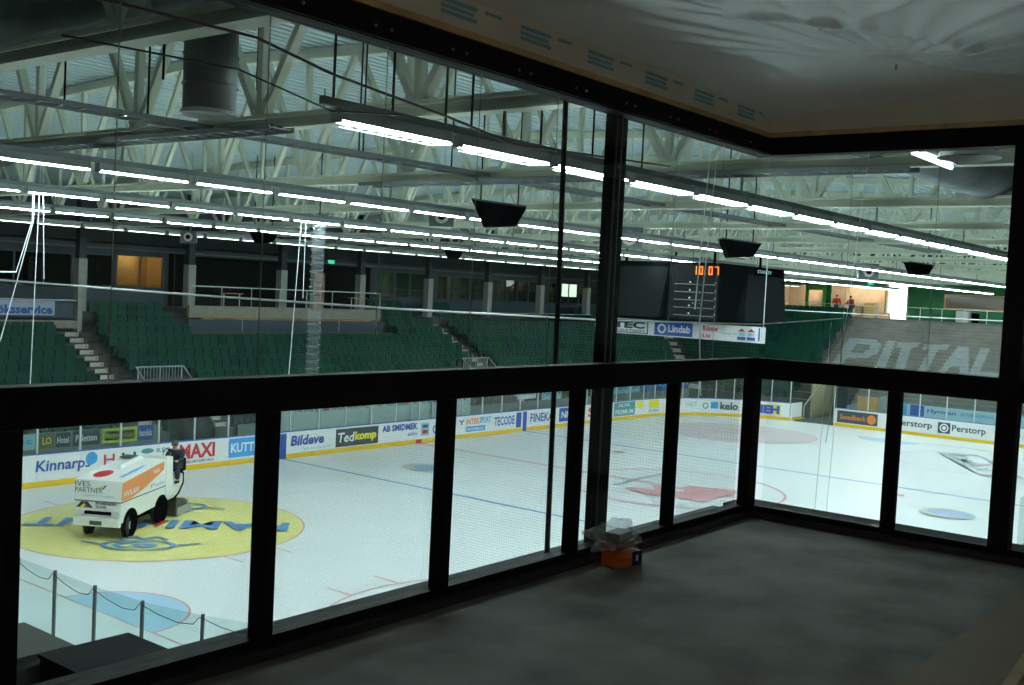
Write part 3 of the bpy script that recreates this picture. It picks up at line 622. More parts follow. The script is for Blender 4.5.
# ================================================================== STANDS
TR, RI, Z0, YF, XF = 0.85, 0.476, 1.2, 2.5, 33.0
NK = 9; NE = 13
VX = [(-12.7, -10.5), (9.0, 11.2)]    # vomitories in far stand
fs = thing('far_stand', (0, YF, 0), 'stepped concrete grandstand along the far side of the ice', 'grandstand')
for k in range(NK):
    y0 = YF+TR*k; z = Z0+RI*k; xe = XF+TR*k
    xs = [(-44, xe)]
    if k < 3:
        xs = []; cur = -44
        for a, b in VX: xs.append((cur, a)); cur = b
        xs.append((cur, xe))
    m = MB()
    for a, b in xs: m.box(a, b, y0, y0+TR+0.02, 0 if k == 0 else z-RI-0.05, z)
    obj('tread', m, M_STAND, fs)
m = MB()
for a, b in ((-12.9, -7.7), (6.9, 10.0), (11.2, 14.8), (29, 41)): m.box(a, b, YF+TR*9, YF+TR*10, 4.8, Z0+RI*9).box(a, b, YF+TR*10, YF+TR*11, 4.8, Z0+RI*10)
obj('upper_tread', m, M_STAND, fs)
es = thing('end_stand', (XF, -10, 0), 'stepped concrete end stand, green seats at left and bare terrace at right', 'grandstand')
GY0, GY1 = -9.3, -6.6     # tunnel
SPL = -5.45
for k in range(NE):
    x0 = XF+TR*k; z = Z0+RI*k; yt = min(YF+TR*k, 12.3)
    zb = 0 if k == 0 else z-RI-0.05
    obj('tread', MB().box(x0, x0+TR+0.02, GY1 if k < 5 else SPL, yt, zb, z), M_STAND, es)
    if k < 5: obj('tread', MB().box(x0, x0+TR+0.02, SPL, GY1+0.01, zb, z), M_STAND, es) if False else None
    for h in (0, 1):
        zz = z-RI/2+h*RI/2; xx = x0-TR/2+h*TR/2
        obj('terrace_step', MB().box(xx, xx+TR/2+0.02, -36, GY0 if k < 5 else SPL-0.003, 0 if k == 0 else zz-RI/2-0.05, zz), M_TERR, es)
obj('walkway', MB().box(XF+TR*NE, EX-0.07, -36, 12.3, 6.6, 7.1), M_TERR, es)
# tunnel with side stairs and bits
tn = thing('player_tunnel', (33, -8, 0), 'dark player tunnel opening between green seats and terrace', 'tunnel')
obj('side_wall', MB().box(33, 37.4, GY1-0.12, GY1-0.003, 0, 3.0), mat('tunnel_cream', (0.36, 0.35, 0.22), 0.8), tn)
obj('side_wall', MB().box(33, 37.4, GY0+0.003, GY0+0.12, 0, 3.0), M_WALLD, tn)
obj('tunnel_back', MB().box(37.2, 37.3, GY0+0.12, GY1-0.12, 0, 3.0), M_WALLD, tn)
obj('tunnel_floor', MB().box(30.12, 37.2, GY0+0.13, GY1-0.13, -0.05, 0.02), M_GREY, tn)
obj('plywood_panel', MB().box(32.3, 32.4, -11.6, -10.2, 0, 1.95), M_WOODR, tn)
obj('sloped_wall', MB().hexa([(32.45, -12.6, 0), (32.55, -12.6, 0), (32.55, -9.42, 0), (32.45, -9.42, 0), (32.45, -12.6, 2.3), (32.55, -12.6, 2.3), (32.55, -9.42, 1.2), (32.45, -9.42, 1.2)]), M_PAINT, tn)
obj('handrail', MB().bar((31.7, -6.7, 0.9), (34.6, -6.72, 2.6), 0.05).bar((31.7, -6.7, 0.1), (31.7, -6.7, 0.9), 0.05), M_RAIL, tn)
# painted letters on the terrace
polys = [
 [(-6.05, 5.55), (-8.0, 5.6), (-8.75, 5.2), (-8.85, 4.6), (-8.3, 4.2), (-6.9, 4.15), (-7.0, 3.7), (-6.1, 3.7)],
 [(-8.94, 5.52), (-9.57, 5.56), (-10.08, 3.65), (-9.35, 3.66)],
 [(-9.76, 5.5), (-11.41, 5.54), (-11.22, 5.17), (-10.95, 5.15), (-11.45, 3.65), (-10.75, 3.65), (-10.3, 5.1), (-9.8, 5.1)],
 [(-11.73, 5.49), (-13.46, 5.54), (-13.39, 5.14), (-12.85, 5.14), (-13.0, 3.62), (-12.35, 3.62), (-12.3, 5.1), (-11.75, 5.1)],
 [(-14.05, 5.51), (-14.8, 5.5), (-15.8, 3.64), (-15.2, 3.64), (-14.95, 4.1), (-14.35, 4.1), (-14.2, 3.64), (-13.75, 3.64)],
 [(-15.61, 5.48), (-16.25, 5.51), (-16.35, 4.0), (-17.6, 4.0), (-17.65, 3.58), (-15.8, 3.58)]]
cuts = {0: [(-6.9, 5.2), (-7.8, 5.2), (-8.1, 4.9), (-7.8, 4.55), (-6.9, 4.55)]}
def spans(poly, z):
    xs = []
    for i in range(len(poly)):
        (a, za), (b, zb_) = poly[i], poly[(i+1) % len(poly)]
        if (za-z)*(zb_-z) < 0: xs.append(a+(b-a)*(z-za)/(zb_-za))
    xs.sort(); return list(zip(xs[0::2], xs[1::2]))
def paint(poly):
    b = MB()
    for k in range(0, NE*2):
        x0 = XF+TR/2*k; z = Z0+RI/2*k; rh = RI/2
        for q in range(3):
            za_ = z-rh*(1-q/3); zc_ = z-rh*(1-(q+1)/3)
            for a, c in spans(poly, (za_+zc_)/2): b.quad((x0-0.004, a, za_), (x0-0.004, c, za_), (x0-0.004, c, zc_), (x0-0.004, a, zc_))
        for a, c in spans(poly, z+0.02): b.quad((x0, a, z+0.003), (x0, c, z+0.003), (x0+TR/2-0.006, c, z+0.003), (x0+TR/2-0.006, a, z+0.003))
    return b
for i, pl in enumerate(polys): obj('painted_letter', paint(pl), M_PAINT, es)
o = obj('painted_letter', paint(cuts[0]), M_TERR, es); o.location.x -= 0.004; o.location.z += 0.002
obj('terrace_edge', MB().box(XF+TR*NE-0.05, XF+TR*NE+0.05, -36, -5.2, 7.1, 7.16), M_TERR, es)
# aisle stairs
def stairs(name, x0, x1, lab, n0=0, n1=9, end=False):
    t = thing(name, ((x0+x1)/2, YF, Z0), lab, 'stairs', 'aisle stairs')
    for k in range(n0, n1):
        for h in (0, 1):
            y = YF+TR*k-TR+h*TR/2; z = Z0+RI*k-RI/2+h*RI/2
            if end: bx = (XF+TR*k-TR+h*TR/2, XF+TR*k-TR/2+h*TR/2, x0, x1)
            else: bx = (x0, x1, y, y+TR/2)
            if h == 0: obj('step', MB().box(bx[0], bx[1], bx[2], bx[3], z-RI/2+0.003, z), M_STAND, t)
            sp = MB()
            if end: sp.box(bx[0]-0.01, bx[0]-0.002, x0, x1-0.0, z-0.2, z-0.02)
            else: sp.box(x0, x0+(x1-x0)*0.72, y-0.01, y-0.002, z-0.2, z-0.02)
            no = obj('nosing', sp, M_STEP, t)
            if not end: obj('aisle_mark', MB().box(x0+0.5, x0+0.6, y-0.016, y-0.011, z-0.14, z-0.08), M_RED, no)
    return t
stairs('aisle_stairs', -13.95, -13.05, 'white-nosed aisle stairs left of the first railed stair opening', 1, 9)
stairs('aisle_stairs', -10.4, -9.6, 'short white-nosed stairs right of the first railed stair opening', 1, 4)
stairs('aisle_stairs', 11.3, 12.1, 'white-nosed aisle stairs beside the second railed stair opening', 1, 10)
ms = thing('aisle_stairs', (34, 3.5, Z0), 'diagonal white stepped aisle in the corner between far and end stands', 'stairs', 'aisle stairs')
for k in range(0, 9):
    for h in (0, 1):
        q = TR*k+h*TR/2; z = Z0+RI*k+h*RI/2
        c = Vector((XF+q, YF+q, 0)); d = Vector((1, 1, 0)).normalized(); s = Vector((1, -1, 0)).normalized()*0.55
        b = MB().hexa([c-s+Z_*(z-0.22), c+s+Z_*(z-0.22), c+s+d*0.05+Z_*(z-0.22), c-s+d*0.05+Z_*(z-0.22), c-s+Z_*(z+.02), c+s+Z_*(z+.02), c+s+d*0.6+Z_*(z+.02), c-s+d*0.6+Z_*(z+.02)])
        obj('step', b, M_STEP, ms)
# vomitories
for i, (a, b) in enumerate(VX):
    t = thing('stair_opening', (a, YF, 0), ('left' if i == 0 else 'right')+' stair opening in the far stand with steel railing above', 'stair opening')
    ye = YF+TR*3
    obj('side_wall', MB().box(a-0.12, a-0.003, YF, ye, 0, 2.9), M_SEAT[2], t)
    obj('side_wall', MB().hexa([(b+.003, YF, 0), (b+.12, YF, 0), (b+.12, ye, 0), (b+.003, ye, 0), (b+.003, YF, 1.4), (b+.12, YF, 1.4), (b+.12, ye, 3.0), (b+.003, ye, 3.0)]), M_STAND, t)
    obj('white_lintel', MB().box(a, b, ye-0.1, ye-0.003, 2.75, 3.12), mat('lintel_white', (0.72, 0.76, 0.76), 0.5), t)
    obj('back_panel', MB().box(a, b, ye-0.06, ye-0.003, 0, 2.75), M_SEAT[3], t)
    r = MB().bar((a-0.1, ye-0.05, 3.72), (b+0.1, ye-0.05, 3.72), 0.05)
    for k in range(15): x = a+(b-a)*k/14; r.bar((x, ye-0.05, 3.12), (x, ye-0.05, 3.72), 0.02 if k % 7 else 0.05)
    for x in (a-0.1, b+0.1): r.bar((x, ye-0.05, 3.72), (x, YF+0.6, 2.2), 0.05)
    obj('railing', r, M_RAIL, t)
# front parapet of far stand with adverts
pw = thing('stand_front_wall', (0, 2.3, 0), 'low front wall of the far stand carrying advert panels', 'wall')
obj('wall_panel', MB().box(-30, -13.4, 2.22, 2.30, 0.0, 1.58), mat('olive_grey', (0.22, 0.23, 0.19), 0.8), pw)
obj('wall_panel', MB().box(-9.4, 31.5, 2.22, 2.30, 0.0, 1.3), mat('olive_grey2', (0.22, 0.24, 0.22), 0.8), pw)
def wa(x0, x1, z0, z1, m, s=None, tm_=M_TXTW, pad=0.12):
    rect((x0, 2.212, z0), X_, Z_, x1-x0, z1-z0, m, pw, 'advert', 0.004)
    if s: text(s, (x0+pad, 2.205, z0+(z1-z0)*0.27), X_, Z_, x1-x0-2*pad, (z1-z0)*0.46, tm_, pw, 'advert_lettering', 0.02)
wa(-20.6, -18.75, 0.98, 1.56, M_CYAN, 'point', M_LBLUE); wa(-18.6, -18.0, 0.98, 1.56, mat('olive_ad', (0.12, 0.13, 0.06), .5), 'LO', M_TXTY)
wa(-17.95, -17.35, 0.98, 1.54, M_DARK, 'Hotel', pad=.06); wa(-17.25, -16.1, 0.98, 1.56, M_DARK, 'Paletten')
wa(-16.0, -14.45, 0.98, 1.56, M_LIME); wa(-15.9, -14.55, 1.08, 1.46, M_BLUE, 'BiskoPorten', M_LIME, 0.05); wa(-14.4, -13.7, 0.98, 1.6, M_BLUE, 'handels', pad=.06)
# team boxes behind the far boards (pale, in the middle)
bx = thing('team_bench', (-0.5, 1.9, 0), 'pale team bench enclosure behind the far boards', 'bench')
obj('bench_wall', MB().box(-8.0, 6.2, 2.02, 2.1, 0.0, 2.25), mat('pale_panel', (0.55, 0.62, 0.60), 0.5), bx)
obj('bench_seat', MB().box(-7.8, 6.0, 1.5, 1.9, 0.42, 0.5), M_GREY, bx)
for (x0, x1, s, m) in ((-6.4, -5.2, 'TOTAL', M_GREY), (-4.1, -1.6, 'ÅKER MARTAL', M_GREY), (-1.0, 0.3, 'RÅ NET', M_GREY), (1.4, 2.6, 'TOTAL', M_GREY), (3.6, 5.9, 'ÅKER MARTAL', M_GREY)):
    text(s, (x0, 2.012, 1.68), X_, Z_, x1-x0, 0.3, m, bx, 'advert_lettering', 0.02)
for x in (-5.1, 0.4, 2.7):
    for j, m in enumerate((M_LBLUE, M_TEAL, M_RED)): rect((x+j*0.3, 2.016, 1.66), X_, Z_, 0.3, 0.34, m, bx, 'advert', 0.003)
for x in (-7.9, -4.8, -1.6, 1.4, 3.0, 6.1): obj('bench_post', MB().box(x-0.03, x+0.03, 1.9, 1.96, 0, 2.9), M_STEEL, bx)
wa(10.8, 12.6, 1.45, 2.25, M_TXTW, 'BAUHAUS', M_BLUE); wa(13.2, 15.2, 1.3, 2.2, M_CYAN, 'RAGN', M_BLUE)
wa(18.5, 24.5, 1.32, 2.25, M_CYAN, 'AC FASTIGHETER', M_BLUE); wa(24.6, 29.0, 1.35, 2.2, M_BLUE, 'PARTILLE', M_LBLUE); wa(29.2, 31.4, 1.35, 2.2, M_BLUE, 'UPUS', M_CYAN)
# front wall of the end stand
ew = thing('terrace_front_wall', (32.5, -18, 0), 'pale blue advert wall in front of the terrace', 'wall')
obj('wall_panel', MB().box(32.4, 32.5, -30, -12.6, 0, 1.72), mat('pale_blue_panel', (0.42, 0.60, 0.70), 0.5), ew)
def wt(s, y0, y1, z0, z1, m): text(s, (32.39, y0, z0), -Y_, Z_, y0-y1, z1-z0, m, ew, 'advert_lettering', 0.02)
rect((32.396, -12.7, 1.0), -Y_, Z_, 0.8, 0.7, M_LBLUE, ew, 'advert', 0.003); rect((32.396, -13.7, 1.0), -Y_, Z_, 0.9, 0.7, M_BLUE, ew, 'advert', 0.003)
wt('Hyrman', -14.8, -16.6, 1.2, 1.55, M_BLUE); wt('BRODERNA JEPSSONS', -16.9, -18.9, 1.25, 1.5, M_LBLUE); wt('se', -19.3, -19.6, 1.1, 1.3, M_BLUE)
# ---- seats
def seat_mesh(facing):
    b = MB(); w_ = 0.243
    # built facing -Y ; back, folded pan, pedestal
    prof_ = [(0.34, 0.34), (0.30, 0.62), (0.36, 0.93)]
    for i in range(2):
        (y0, z0), (y1, z1) = prof_[i], prof_[i+1]
        b.hexa([(-w_, y0, z0), (w_, y0, z0), (w_, y0+.03, z0), (-w_, y0+.03, z0), (-w_*(1 if i == 0 else .93), y1, z1), (w_*(1 if i == 0 else .93), y1, z1), (w_*(1 if i == 0 else .93), y1+.03, z1), (-w_*(1 if i == 0 else .93), y1+.03, z1)])
    b.hexa([(-w_, 0.12, 0.40), (w_, 0.12, 0.40), (w_, 0.24, 0.38), (-w_, 0.24, 0.38), (-w_*.9, 0.16, 0.80), (w_*.9, 0.16, 0.80), (w_*.9, 0.21, 0.80), (-w_*.9, 0.21, 0.80)])
    b.box(-0.03, 0.03, 0.2, 0.3, 0.0, 0.4)
    return b
SB = seat_mesh(0)
seatme = []
for m in M_SEAT: seatme.append(SB.mesh('seat', m))
def seat_ok(x, k):
    if -14.15 < x+0.25 and x-0.25 < -12.95 and k < 8: return False
    if 11.2 < x+0.2 and x-0.2 < 12.2: return False
    for a, b in VX:
        if k < 4 and a-0.3 < x < b+0.3: return False
    if -10.5 < x < -9.5 and k < 4: return False
    if k == 7 and -7.3 < x < 6.9: return False
    if k == 8: return (-12.0 < x < -7.9) or (7.0 < x < 40)
    if k > 8: return (-12.0 < x < -7.9 and k < 10) or (7.0 < x < 9.9) or (12.3 < x < 14.6) or (29.2 < x < 40)
    return True
allseats = []
for k in range(11):
    x = -27.75; y = YF+TR*k; z = Z0+RI*k
    while x < XF+TR*k-0.9:
        if seat_ok(x, k): allseats.append((x, y+0.32, z, 0))
        x += 0.5
for k in range(NE):
    y = min(YF+TR*k, 12)-0.9; x = XF+TR*k; z = Z0+RI*k
    while y > SPL+0.2:
        if not (k < 5 and y < GY1+0.3): allseats.append((x+0.32, y, z, 1))
        y -= 0.5
camp = Vector((CX, CY, CZ))
def vis(s):
    d = Vector((s[0], s[1], s[2]+.6))-camp; f_ = d.dot(fw); u = d.dot(r2)/f_; v_ = d.dot(u2)/f_
    px, py = 512+1083*u, 342-1083*v_
    return f_ > 0 and 0 < px < 1010 and py < 445 and not (360+ (px-757)*0.08*(px > 757) < py < 428-px*0.05)
allseats.sort(key=lambda s: (0 if vis(s) else 1, (Vector(s[:3])-camp).length))
rest = {0: [[], []]}
ROWN = {}
for q in sorted(allseats[:300], key=lambda q: q[0]):
    kk = round((q[2]-Z0)/RI)
    if q[3] == 0:
        side = 'left' if q[0] < -13.5 else 'right'
        ROWN.setdefault((kk, side), []).append(q)
SLAB = {}
for (kk, side), Lq in ROWN.items():
    if side == 'left': Lq = Lq[::-1]
    for c_, q in enumerate(Lq): SLAB[q] = 'folded dark green seat, %s row up, %s to the %s of the leftmost aisle stairs' % (ordw(kk+1), ordw(c_+1), side)
QT = [q for q in allseats[:300] if q not in SLAB]
for i, (x, y, z, f) in enumerate(allseats):
    R_ = Matrix.Translation((x, y-0.32 if f == 0 else y, z)) if f == 0 else Matrix.Translation((x-0.32, y, z)) @ Matrix.Rotation(-PI/2, 4, 'Z')
    c = random.choices([0, 1, 2, 3], [6, 5, 1, 3])[0]
    if i < 300:
        o = inst('stadium_seat', seatme[c], None, M=R_)
        tag(o, SLAB.get((x, y, z, f), 'folded dark green plastic seat in the end stand left of the player tunnel'), 'seat', 'green seats in the far stand')
    else: rest.setdefault(('m', c), []).append(R_)
sv = []; sf = []; mi = []
for key, L in rest.items():
    if key == 0: continue
    for Mx in L:
        n = len(sv); sv += [tuple(Mx @ Vector(q)) for q in SB.v]; sf += [tuple(a+n for a in ff) for ff in SB.f]; mi += [key[1]]*len(SB.f)
me = D.meshes.new('seat_block'); me.from_pydata(sv, [], sf)
for m in M_SEAT: me.materials.append(m)
me.polygons.foreach_set('material_index', mi)
sb = link(D.objects.new('seat_rows', me)); tag(sb, 'remaining rows of folded green plastic seats farther along both stands', 'seats', kind='stuff')
# ---- upper level fronts of the far side
sp = thing('spectator_platform', (-0.2, 9.6, 5), 'raised spectator platform with beige concrete beam and steel railing', 'platform')
obj('front_panel', MB().box(-7.1, 6.7, 9.42, 9.5, 4.9, 5.62), M_WALLB, sp)
obj('beam', MB().box(-7.1, 6.3, 9.4, 9.62, 5.72, 6.32), mat('beige_beam', (0.34, 0.32, 0.26), 0.8, var=0.1), sp)
obj('deck', MB().box(-7.1, 6.7, 9.62, 12.6, 5.9, 6.15), M_STAND, sp)
obj('orange_strip', MB().box(-6.4, 6.2, 9.38, 9.42, 5.63, 5.70), mat('orange_stain', (0.45, 0.24, 0.08), 0.7, var=0.5, scale=1.2), sp)
r = MB().bar((-7.0, 9.5, 7.3), (6.3, 9.5, 7.3), 0.05)
for k in range(8): x = -7.0+13.3*k/7; r.bar((x, 9.5, 6.32), (x, 9.5, 7.3), 0.04)
obj('railing', r, M_RAIL, sp)
obj('panel_joint', MB().box(-3.8, -3.77, 9.41, 9.42, 4.9, 5.62).box(-0.4, -0.37, 9.41, 9.42, 4.9, 5.62).box(3.0, 3.03, 9.41, 9.42, 4.9, 5.62).box(-7.12, 6.7, 9.40, 9.42, 4.88, 4.92), M_RAIL, sp)
for x, l in ((-3.9, 'small wooden top table on the spectator platform, left one'), (5.2, 'small wooden top table on the spectator platform by the orange door')):
    t = thing('bar_table', (x, 10.3, 6.15), l, 'table')
    obj('table_top', MB().box(x-0.55, x+0.55, 10.0, 10.5, 6.95, 7.0), M_WOODR, t)
    for sx in (-0.5, 0.5): obj('leg', MB().bar((x+sx, 10.25, 6.151), (x+sx, 10.25, 6.949), 0.05), M_RAIL, t)
# left box with banner
lb = thing('box_balcony', (-18, 9.4, 5.2), 'dark grey balcony front at upper left holding a sponsor banner', 'balcony')
obj('slab', MB().box(-28, -13.1, 9.35, 10.2, 5.15, 5.5), mat('beige_beam', (0.34, 0.32, 0.26), 0.8), lb)
obj('front_panel', MB().box(-28, -13.3, 9.4, 9.48, 5.62, 6.3), M_WALLB, lb)
obj('rail', MB().bar((-28, 9.45, 6.42), (-12.9, 9.45, 6.42), 0.04), M_RAIL, lb)
obj('end_post', MB().box(-13.12, -12.9, 9.3, 9.6, 4.9, 6.45), M_COLUMN, lb)
bn = thing('banner', (-17, 9.35, 5.8), 'white banner with blue lettering on the upper left balcony', 'banner')
rect((-18.2, 9.37, 5.72), X_, Z_, 4.0, 0.66, mat('banner_blue', (0.42, 0.50, 0.68), 0.5), bn, 'banner_cloth', 0.01)
text('storköksservice', (-18.1, 9.355, 5.78), X_, Z_, 3.8, 0.40, M_BLUE, bn, 'banner_lettering', 0.04)
text('Vi hjälper dig med', (-16.6, 9.355, 6.25), X_, Z_, 1.9, 0.09, M_RED, bn, 'banner_lettering', 0.0)
# right glass fronted balcony on the far side
gb = thing('box_balcony', (21, 9.6, 5.2), 'glass fronted balcony with beige slab right of centre in the far stand', 'balcony')
obj('slab', MB().box(15, 28.8, 9.45, 10.2, 5.1, 5.4), mat('beige_beam', (0.34, 0.32, 0.26), 0.8), gb)
obj('glass_front', MB().box(15, 28.8, 9.5, 9.52, 5.41, 6.3), M_GLASSF, gb)
obj('rail', MB().bar((15, 9.5, 6.32), (28.8, 9.5, 6.32), 0.04), M_RAIL, gb)
# end walkway rail
er = thing('walkway_railing', (44.1, -16, 7.1), 'thin steel railing along the top of the terrace', 'railing')
r = MB(); y = 9.0
while y > -30: r.bar((44.15, y, 7.1), (44.15, y, 8.1), 0.04); y -= 1.6
r.bar((44.15, 9, 8.1), (44.15, -30, 8.1), 0.04); obj('rail_frame', r, M_RAIL, er)
# wooden crates in the lit room
for k, (x, y, z, a, b, c, l) in enumerate([(45.6, -5.9, 7.1, 1.0, 0.9, 1.2, 'largest pale wooden crate stacked on the end walkway'), (45.5, -7.0, 7.1, 0.8, 0.8, 0.5, 'low wooden crate beside the white passage'), (45.7, -5.0, 7.1, 0.7, 0.5, 0.9, 'orange wooden crate nearest the workers')]):
    t = thing('wooden_crate', (x, y, z), l, 'crate'); M1 = mat('crate_wood', (0.75, 0.48, 0.22), 0.7, var=0.1)
    obj('crate_body', MB().box(x-a/2+.03, x+a/2-.03, y-b/2+.03, y+b/2-.03, z, z+c), mat('crate_dark', (0.5, 0.30, 0.12), 0.7), t)
    for q in range(int(c/0.2)): obj('slat', MB().box(x-a/2, x-a/2+.025, y-b/2, y+b/2, z+0.03+q*0.2, z+0.17+q*0.2), M1, t)
# ================================================================== SCOREBOARD
sc = thing('scoreboard', (0, -14.7, 7.0), 'dark hanging four sided scoreboard cube showing 10:07 in orange', 'scoreboard')
A = 2.75; z0, z1 = 7.0, 9.28; yc = -14.95
obj('casing', MB().box(-A, A, yc-A, yc+A, z0, z1), M_SPK, sc)
obj('suspension', MB().bar((-2, yc-2, z1), (-2, yc-2, 9.9), 0.08).bar((2, yc-2, z1), (2, yc-2, 9.9), 0.08).bar((-2, yc+2, z1), (-2, yc+2, 9.9), 0.08).bar((2, yc+2, z1), (2, yc+2, 9.9), 0.08), M_SPK, sc)
obj('led_panel', MB().box(-A-0.05, -A-0.002, yc-A+0.12, yc-A+2.2, z0+0.1, z1-0.08), M_LED, sc)
obj('video_screen', MB().hexa([(-A-0.3, yc-A+2.5, z0+0.1), (-A-0.3, yc+A-0.4, z0+0.1), (-A-0.003, yc+A-0.4, z0+0.1), (-A-0.003, yc-A+2.5, z0+0.1), (-A-0.06, yc-A+2.3, z1-0.2), (-A-0.06, yc+A-0.2, z1-0.2), (-A-0.003, yc+A-0.2, z1-0.2), (-A-0.003, yc-A+2.3, z1-0.2)]), M_SCREEN, sc)
obj('video_screen', MB().hexa([(-0.9-0.6, yc-A-0.4, z0+0.1), (A-0.55, yc-A-0.4, z0+0.1), (A-0.55, yc-A-0.003, z0+0.1), (-1.5, yc-A-0.003, z0+0.1), (-0.7, yc-A-0.05, z1-0.35), (A-0.05, yc-A-0.05, z1-0.35), (A-0.05, yc-A-0.003, z1-0.35), (-0.7, yc-A-0.003, z1-0.35)]), M_SCREEN, sc)
text('STANLEY', (0.2, yc-A-0.01, z1-0.25), X_, Z_, 1.3, 0.13, M_CYAN, sc, 'lettering')
# seven segment digits
def seg7(ch, y, z, h):
    S7 = {'0': 'abcdef', '1': 'bc', '7': 'abc'}[ch]; w_ = h*0.5; t_ = h*0.13
    F = {'a': (0, w_, h-t_, h), 'b': (w_-t_, w_, h/2, h), 'c': (w_-t_, w_, 0, h/2), 'd': (0, w_, 0, t_), 'e': (0, t_, 0, h/2), 'f': (0, t_, h/2, h), 'g': (0, w_, h/2-t_/2, h/2+t_/2)}
    for s in S7: a, b, c, d = F[s]; m.box(-A-0.062, -A-0.052, y-b, y-a, z+c, z+d)
m = MB(); hh = 0.32; yy = yc-A+1.22
for ch in '10': seg7(ch, yy, z1-0.46, hh); yy -= 0.26
yy -= 0.05
m.box(-A-0.062, -A-0.052, yy+0.02, yy+0.06, z1-0.42, z1-0.38).box(-A-0.062, -A-0.052, yy+0.02, yy+0.06, z1-0.28, z1-0.24); yy -= 0.10
for ch in '07': seg7(ch, yy, z1-0.46, hh); yy -= 0.26
obj('clock_digits', m, M_DIGIT, sc)
for q in range(5):
    rect((-A-0.055, yc-A+2.0, z1-0.85-q*0.3), -Y_, Z_, 1.75, 0.03, M_TRAY, sc, 'panel_rule', 0.003)
    for w_ in (1.55, 0.45): rect((-A-0.055, yc-A+w_-0.2, z1-0.78-q*0.3), -Y_, Z_, 0.07, 0.05, M_TXTW, sc, 'panel_dot', 0.003)
# hanging sponsor banner row below it
hb = thing('hanging_banner', (-1.2, -15, 6.2), 'long white sponsor banner hanging below the scoreboard', 'banner')
XB = -1.5; ya, yb = -11.25, -19.0
def hz(y): return 6.78-(-11.25-y)*0.012*0
rect((XB, ya, 6.32), -Y_, Z_, ya-yb, 0.62, mat('banner_white', (0.74, 0.78, 0.78), 0.5), hb, 'banner_cloth', 0.01)
def bt(s, y0, y1, z0_, z1_, m, bold=0.03): text(s, (XB-0.022, y0, z0_), -Y_, Z_, y0-y1, z1_-z0_, m, hb, 'banner_lettering', bold)
rect((XB-0.012, -11.6, 6.36), -Y_, Z_, 2.25, 0.54, M_DARK, hb, 'banner_field', 0.003); rect((XB-0.016, -11.65, 6.40), -Y_, Z_, 2.15, 0.46, mat('banner_white', (0.74, 0.78, 0.78), 0.5), hb, 'banner_field', 0.003)
bt('ITEC', -12.0, -13.7, 6.55, 6.84, M_DARK, 0.05); bt('CONSULTANTS', -12.0, -13.7, 6.42, 6.5, M_DARK)
rect((XB-0.012, -14.15, 6.36), -Y_, Z_, 1.75, 0.55, M_BLUE, hb, 'banner_field', 0.003)
disc((XB-0.02, -14.5, 6.63), -Y_, Z_, 0.2, 0.2, M_TXTW, hb, 'banner_emblem', inner=0.55); bt('Lindab', -14.8, -15.8, 6.5, 6.8, M_TXTW)
bt('Rönne', -16.35, -17.0, 6.66, 6.86, M_RED); bt('Lis', -16.35, -16.7, 6.4, 6.55, M_RED); bt('Fäladsgården', -17.15, -17.85, 6.55, 6.65, M_TEAL, 0.0)
for y in (-17.85, -18.25):
    obj('banner_emblem', MB().quad((XB-.016, y, 6.72), (XB-.016, y-0.34, 6.72), (XB-.016, y-0.17, 6.85)), M_RED, hb)
    rect((XB-0.013, y, 6.40), -Y_, Z_, 0.34, 0.12, M_BLUE, hb, 'banner_emblem', 0.003); rect((XB-0.013, y-.04, 6.56), -Y_, Z_, 0.26, 0.12, M_CYAN, hb, 'banner_emblem', 0.003)
rect((XB-0.013, -18.72, 6.4), -Y_, Z_, 0.06, 0.5, M_BLUE, hb, 'banner_emblem', 0.003)
obj('suspension', MB().bar((XB, ya-0.2, 6.94), (XB, ya-0.2, 12.8), 0.02).bar((XB, -14.7, 6.94), (XB, -14.7, 7.0), 0.02).bar((XB, yb+0.1, 6.94), (XB, yb+0.1, 12.75), 0.02), M_ROPE, hb)
# ================================================================== NETS AND ROPES
NX = -30.13
nt_ = MB(); r_ = 0.00062; y = -0.1
def strand(a, b):
    a = Vector(a); b = Vector(b); d = (b-a).normalized()
    s1 = d.cross(X_).normalized()*r_; n = len(nt_.v)
    nt_.v += [tuple(a-s1), tuple(a+s1), tuple(b+s1), tuple(b-s1)]; nt_.f.append((n, n+1, n+2, n+3))
while y > -32.3: strand((NX, y, 2.62), (NX, y, 7.55)); y -= 0.032
z = 2.64
while z < 7.55: strand((NX, -0.1, z), (NX, -32.3, z)); z += 0.032
me = D.meshes.new('mesh_strands'); me.from_pydata(nt_.v, [], nt_.f); me.materials.append(M_NET)
net = link(D.objects.new('protective_net', me)); tag(net, 'fine safety netting hanging behind the near goal end', 'net', kind='stuff')
rp = obj('net_rope', MB().tube([(NX, 0, 7.6), (NX, -17.57, 7.58), (NX, -23.29, 7.55), (NX, -27.53, 7.55), (NX, -30.5, 7.58), (NX, -32.3, 7.64), (NX, -33.1, 7.74)], [0.018, 0.018, 0.018, 0.016, 0.011, 0.006, 0.005], 6), M_ROPE)
tag(rp, 'pale blue head rope along the top of the near netting', 'rope')
q = MB(); P = []
E_ = [(x, y) for x, y in ring if x < -27.5 and y < -12]
for (xa, ya_), (xb, yb_) in zip(E_[:-1], E_[1:]): P += [(xa-0.1, ya_, 2.68), (xa*0.7+xb*0.3-0.1, ya_*0.7+yb_*0.3, 2.58), (xa*0.35+xb*0.65-0.1, ya_*0.35+yb_*0.65, 2.52), (xa*0.1+xb*0.9-0.1, ya_*0.1+yb_*0.9, 2.55)]
q.tube(P, 0.006, 5); cbq = obj('net_cable', q, M_CABLE); tag(cbq, 'thin black cable sagging between the near end glass posts', 'cable')
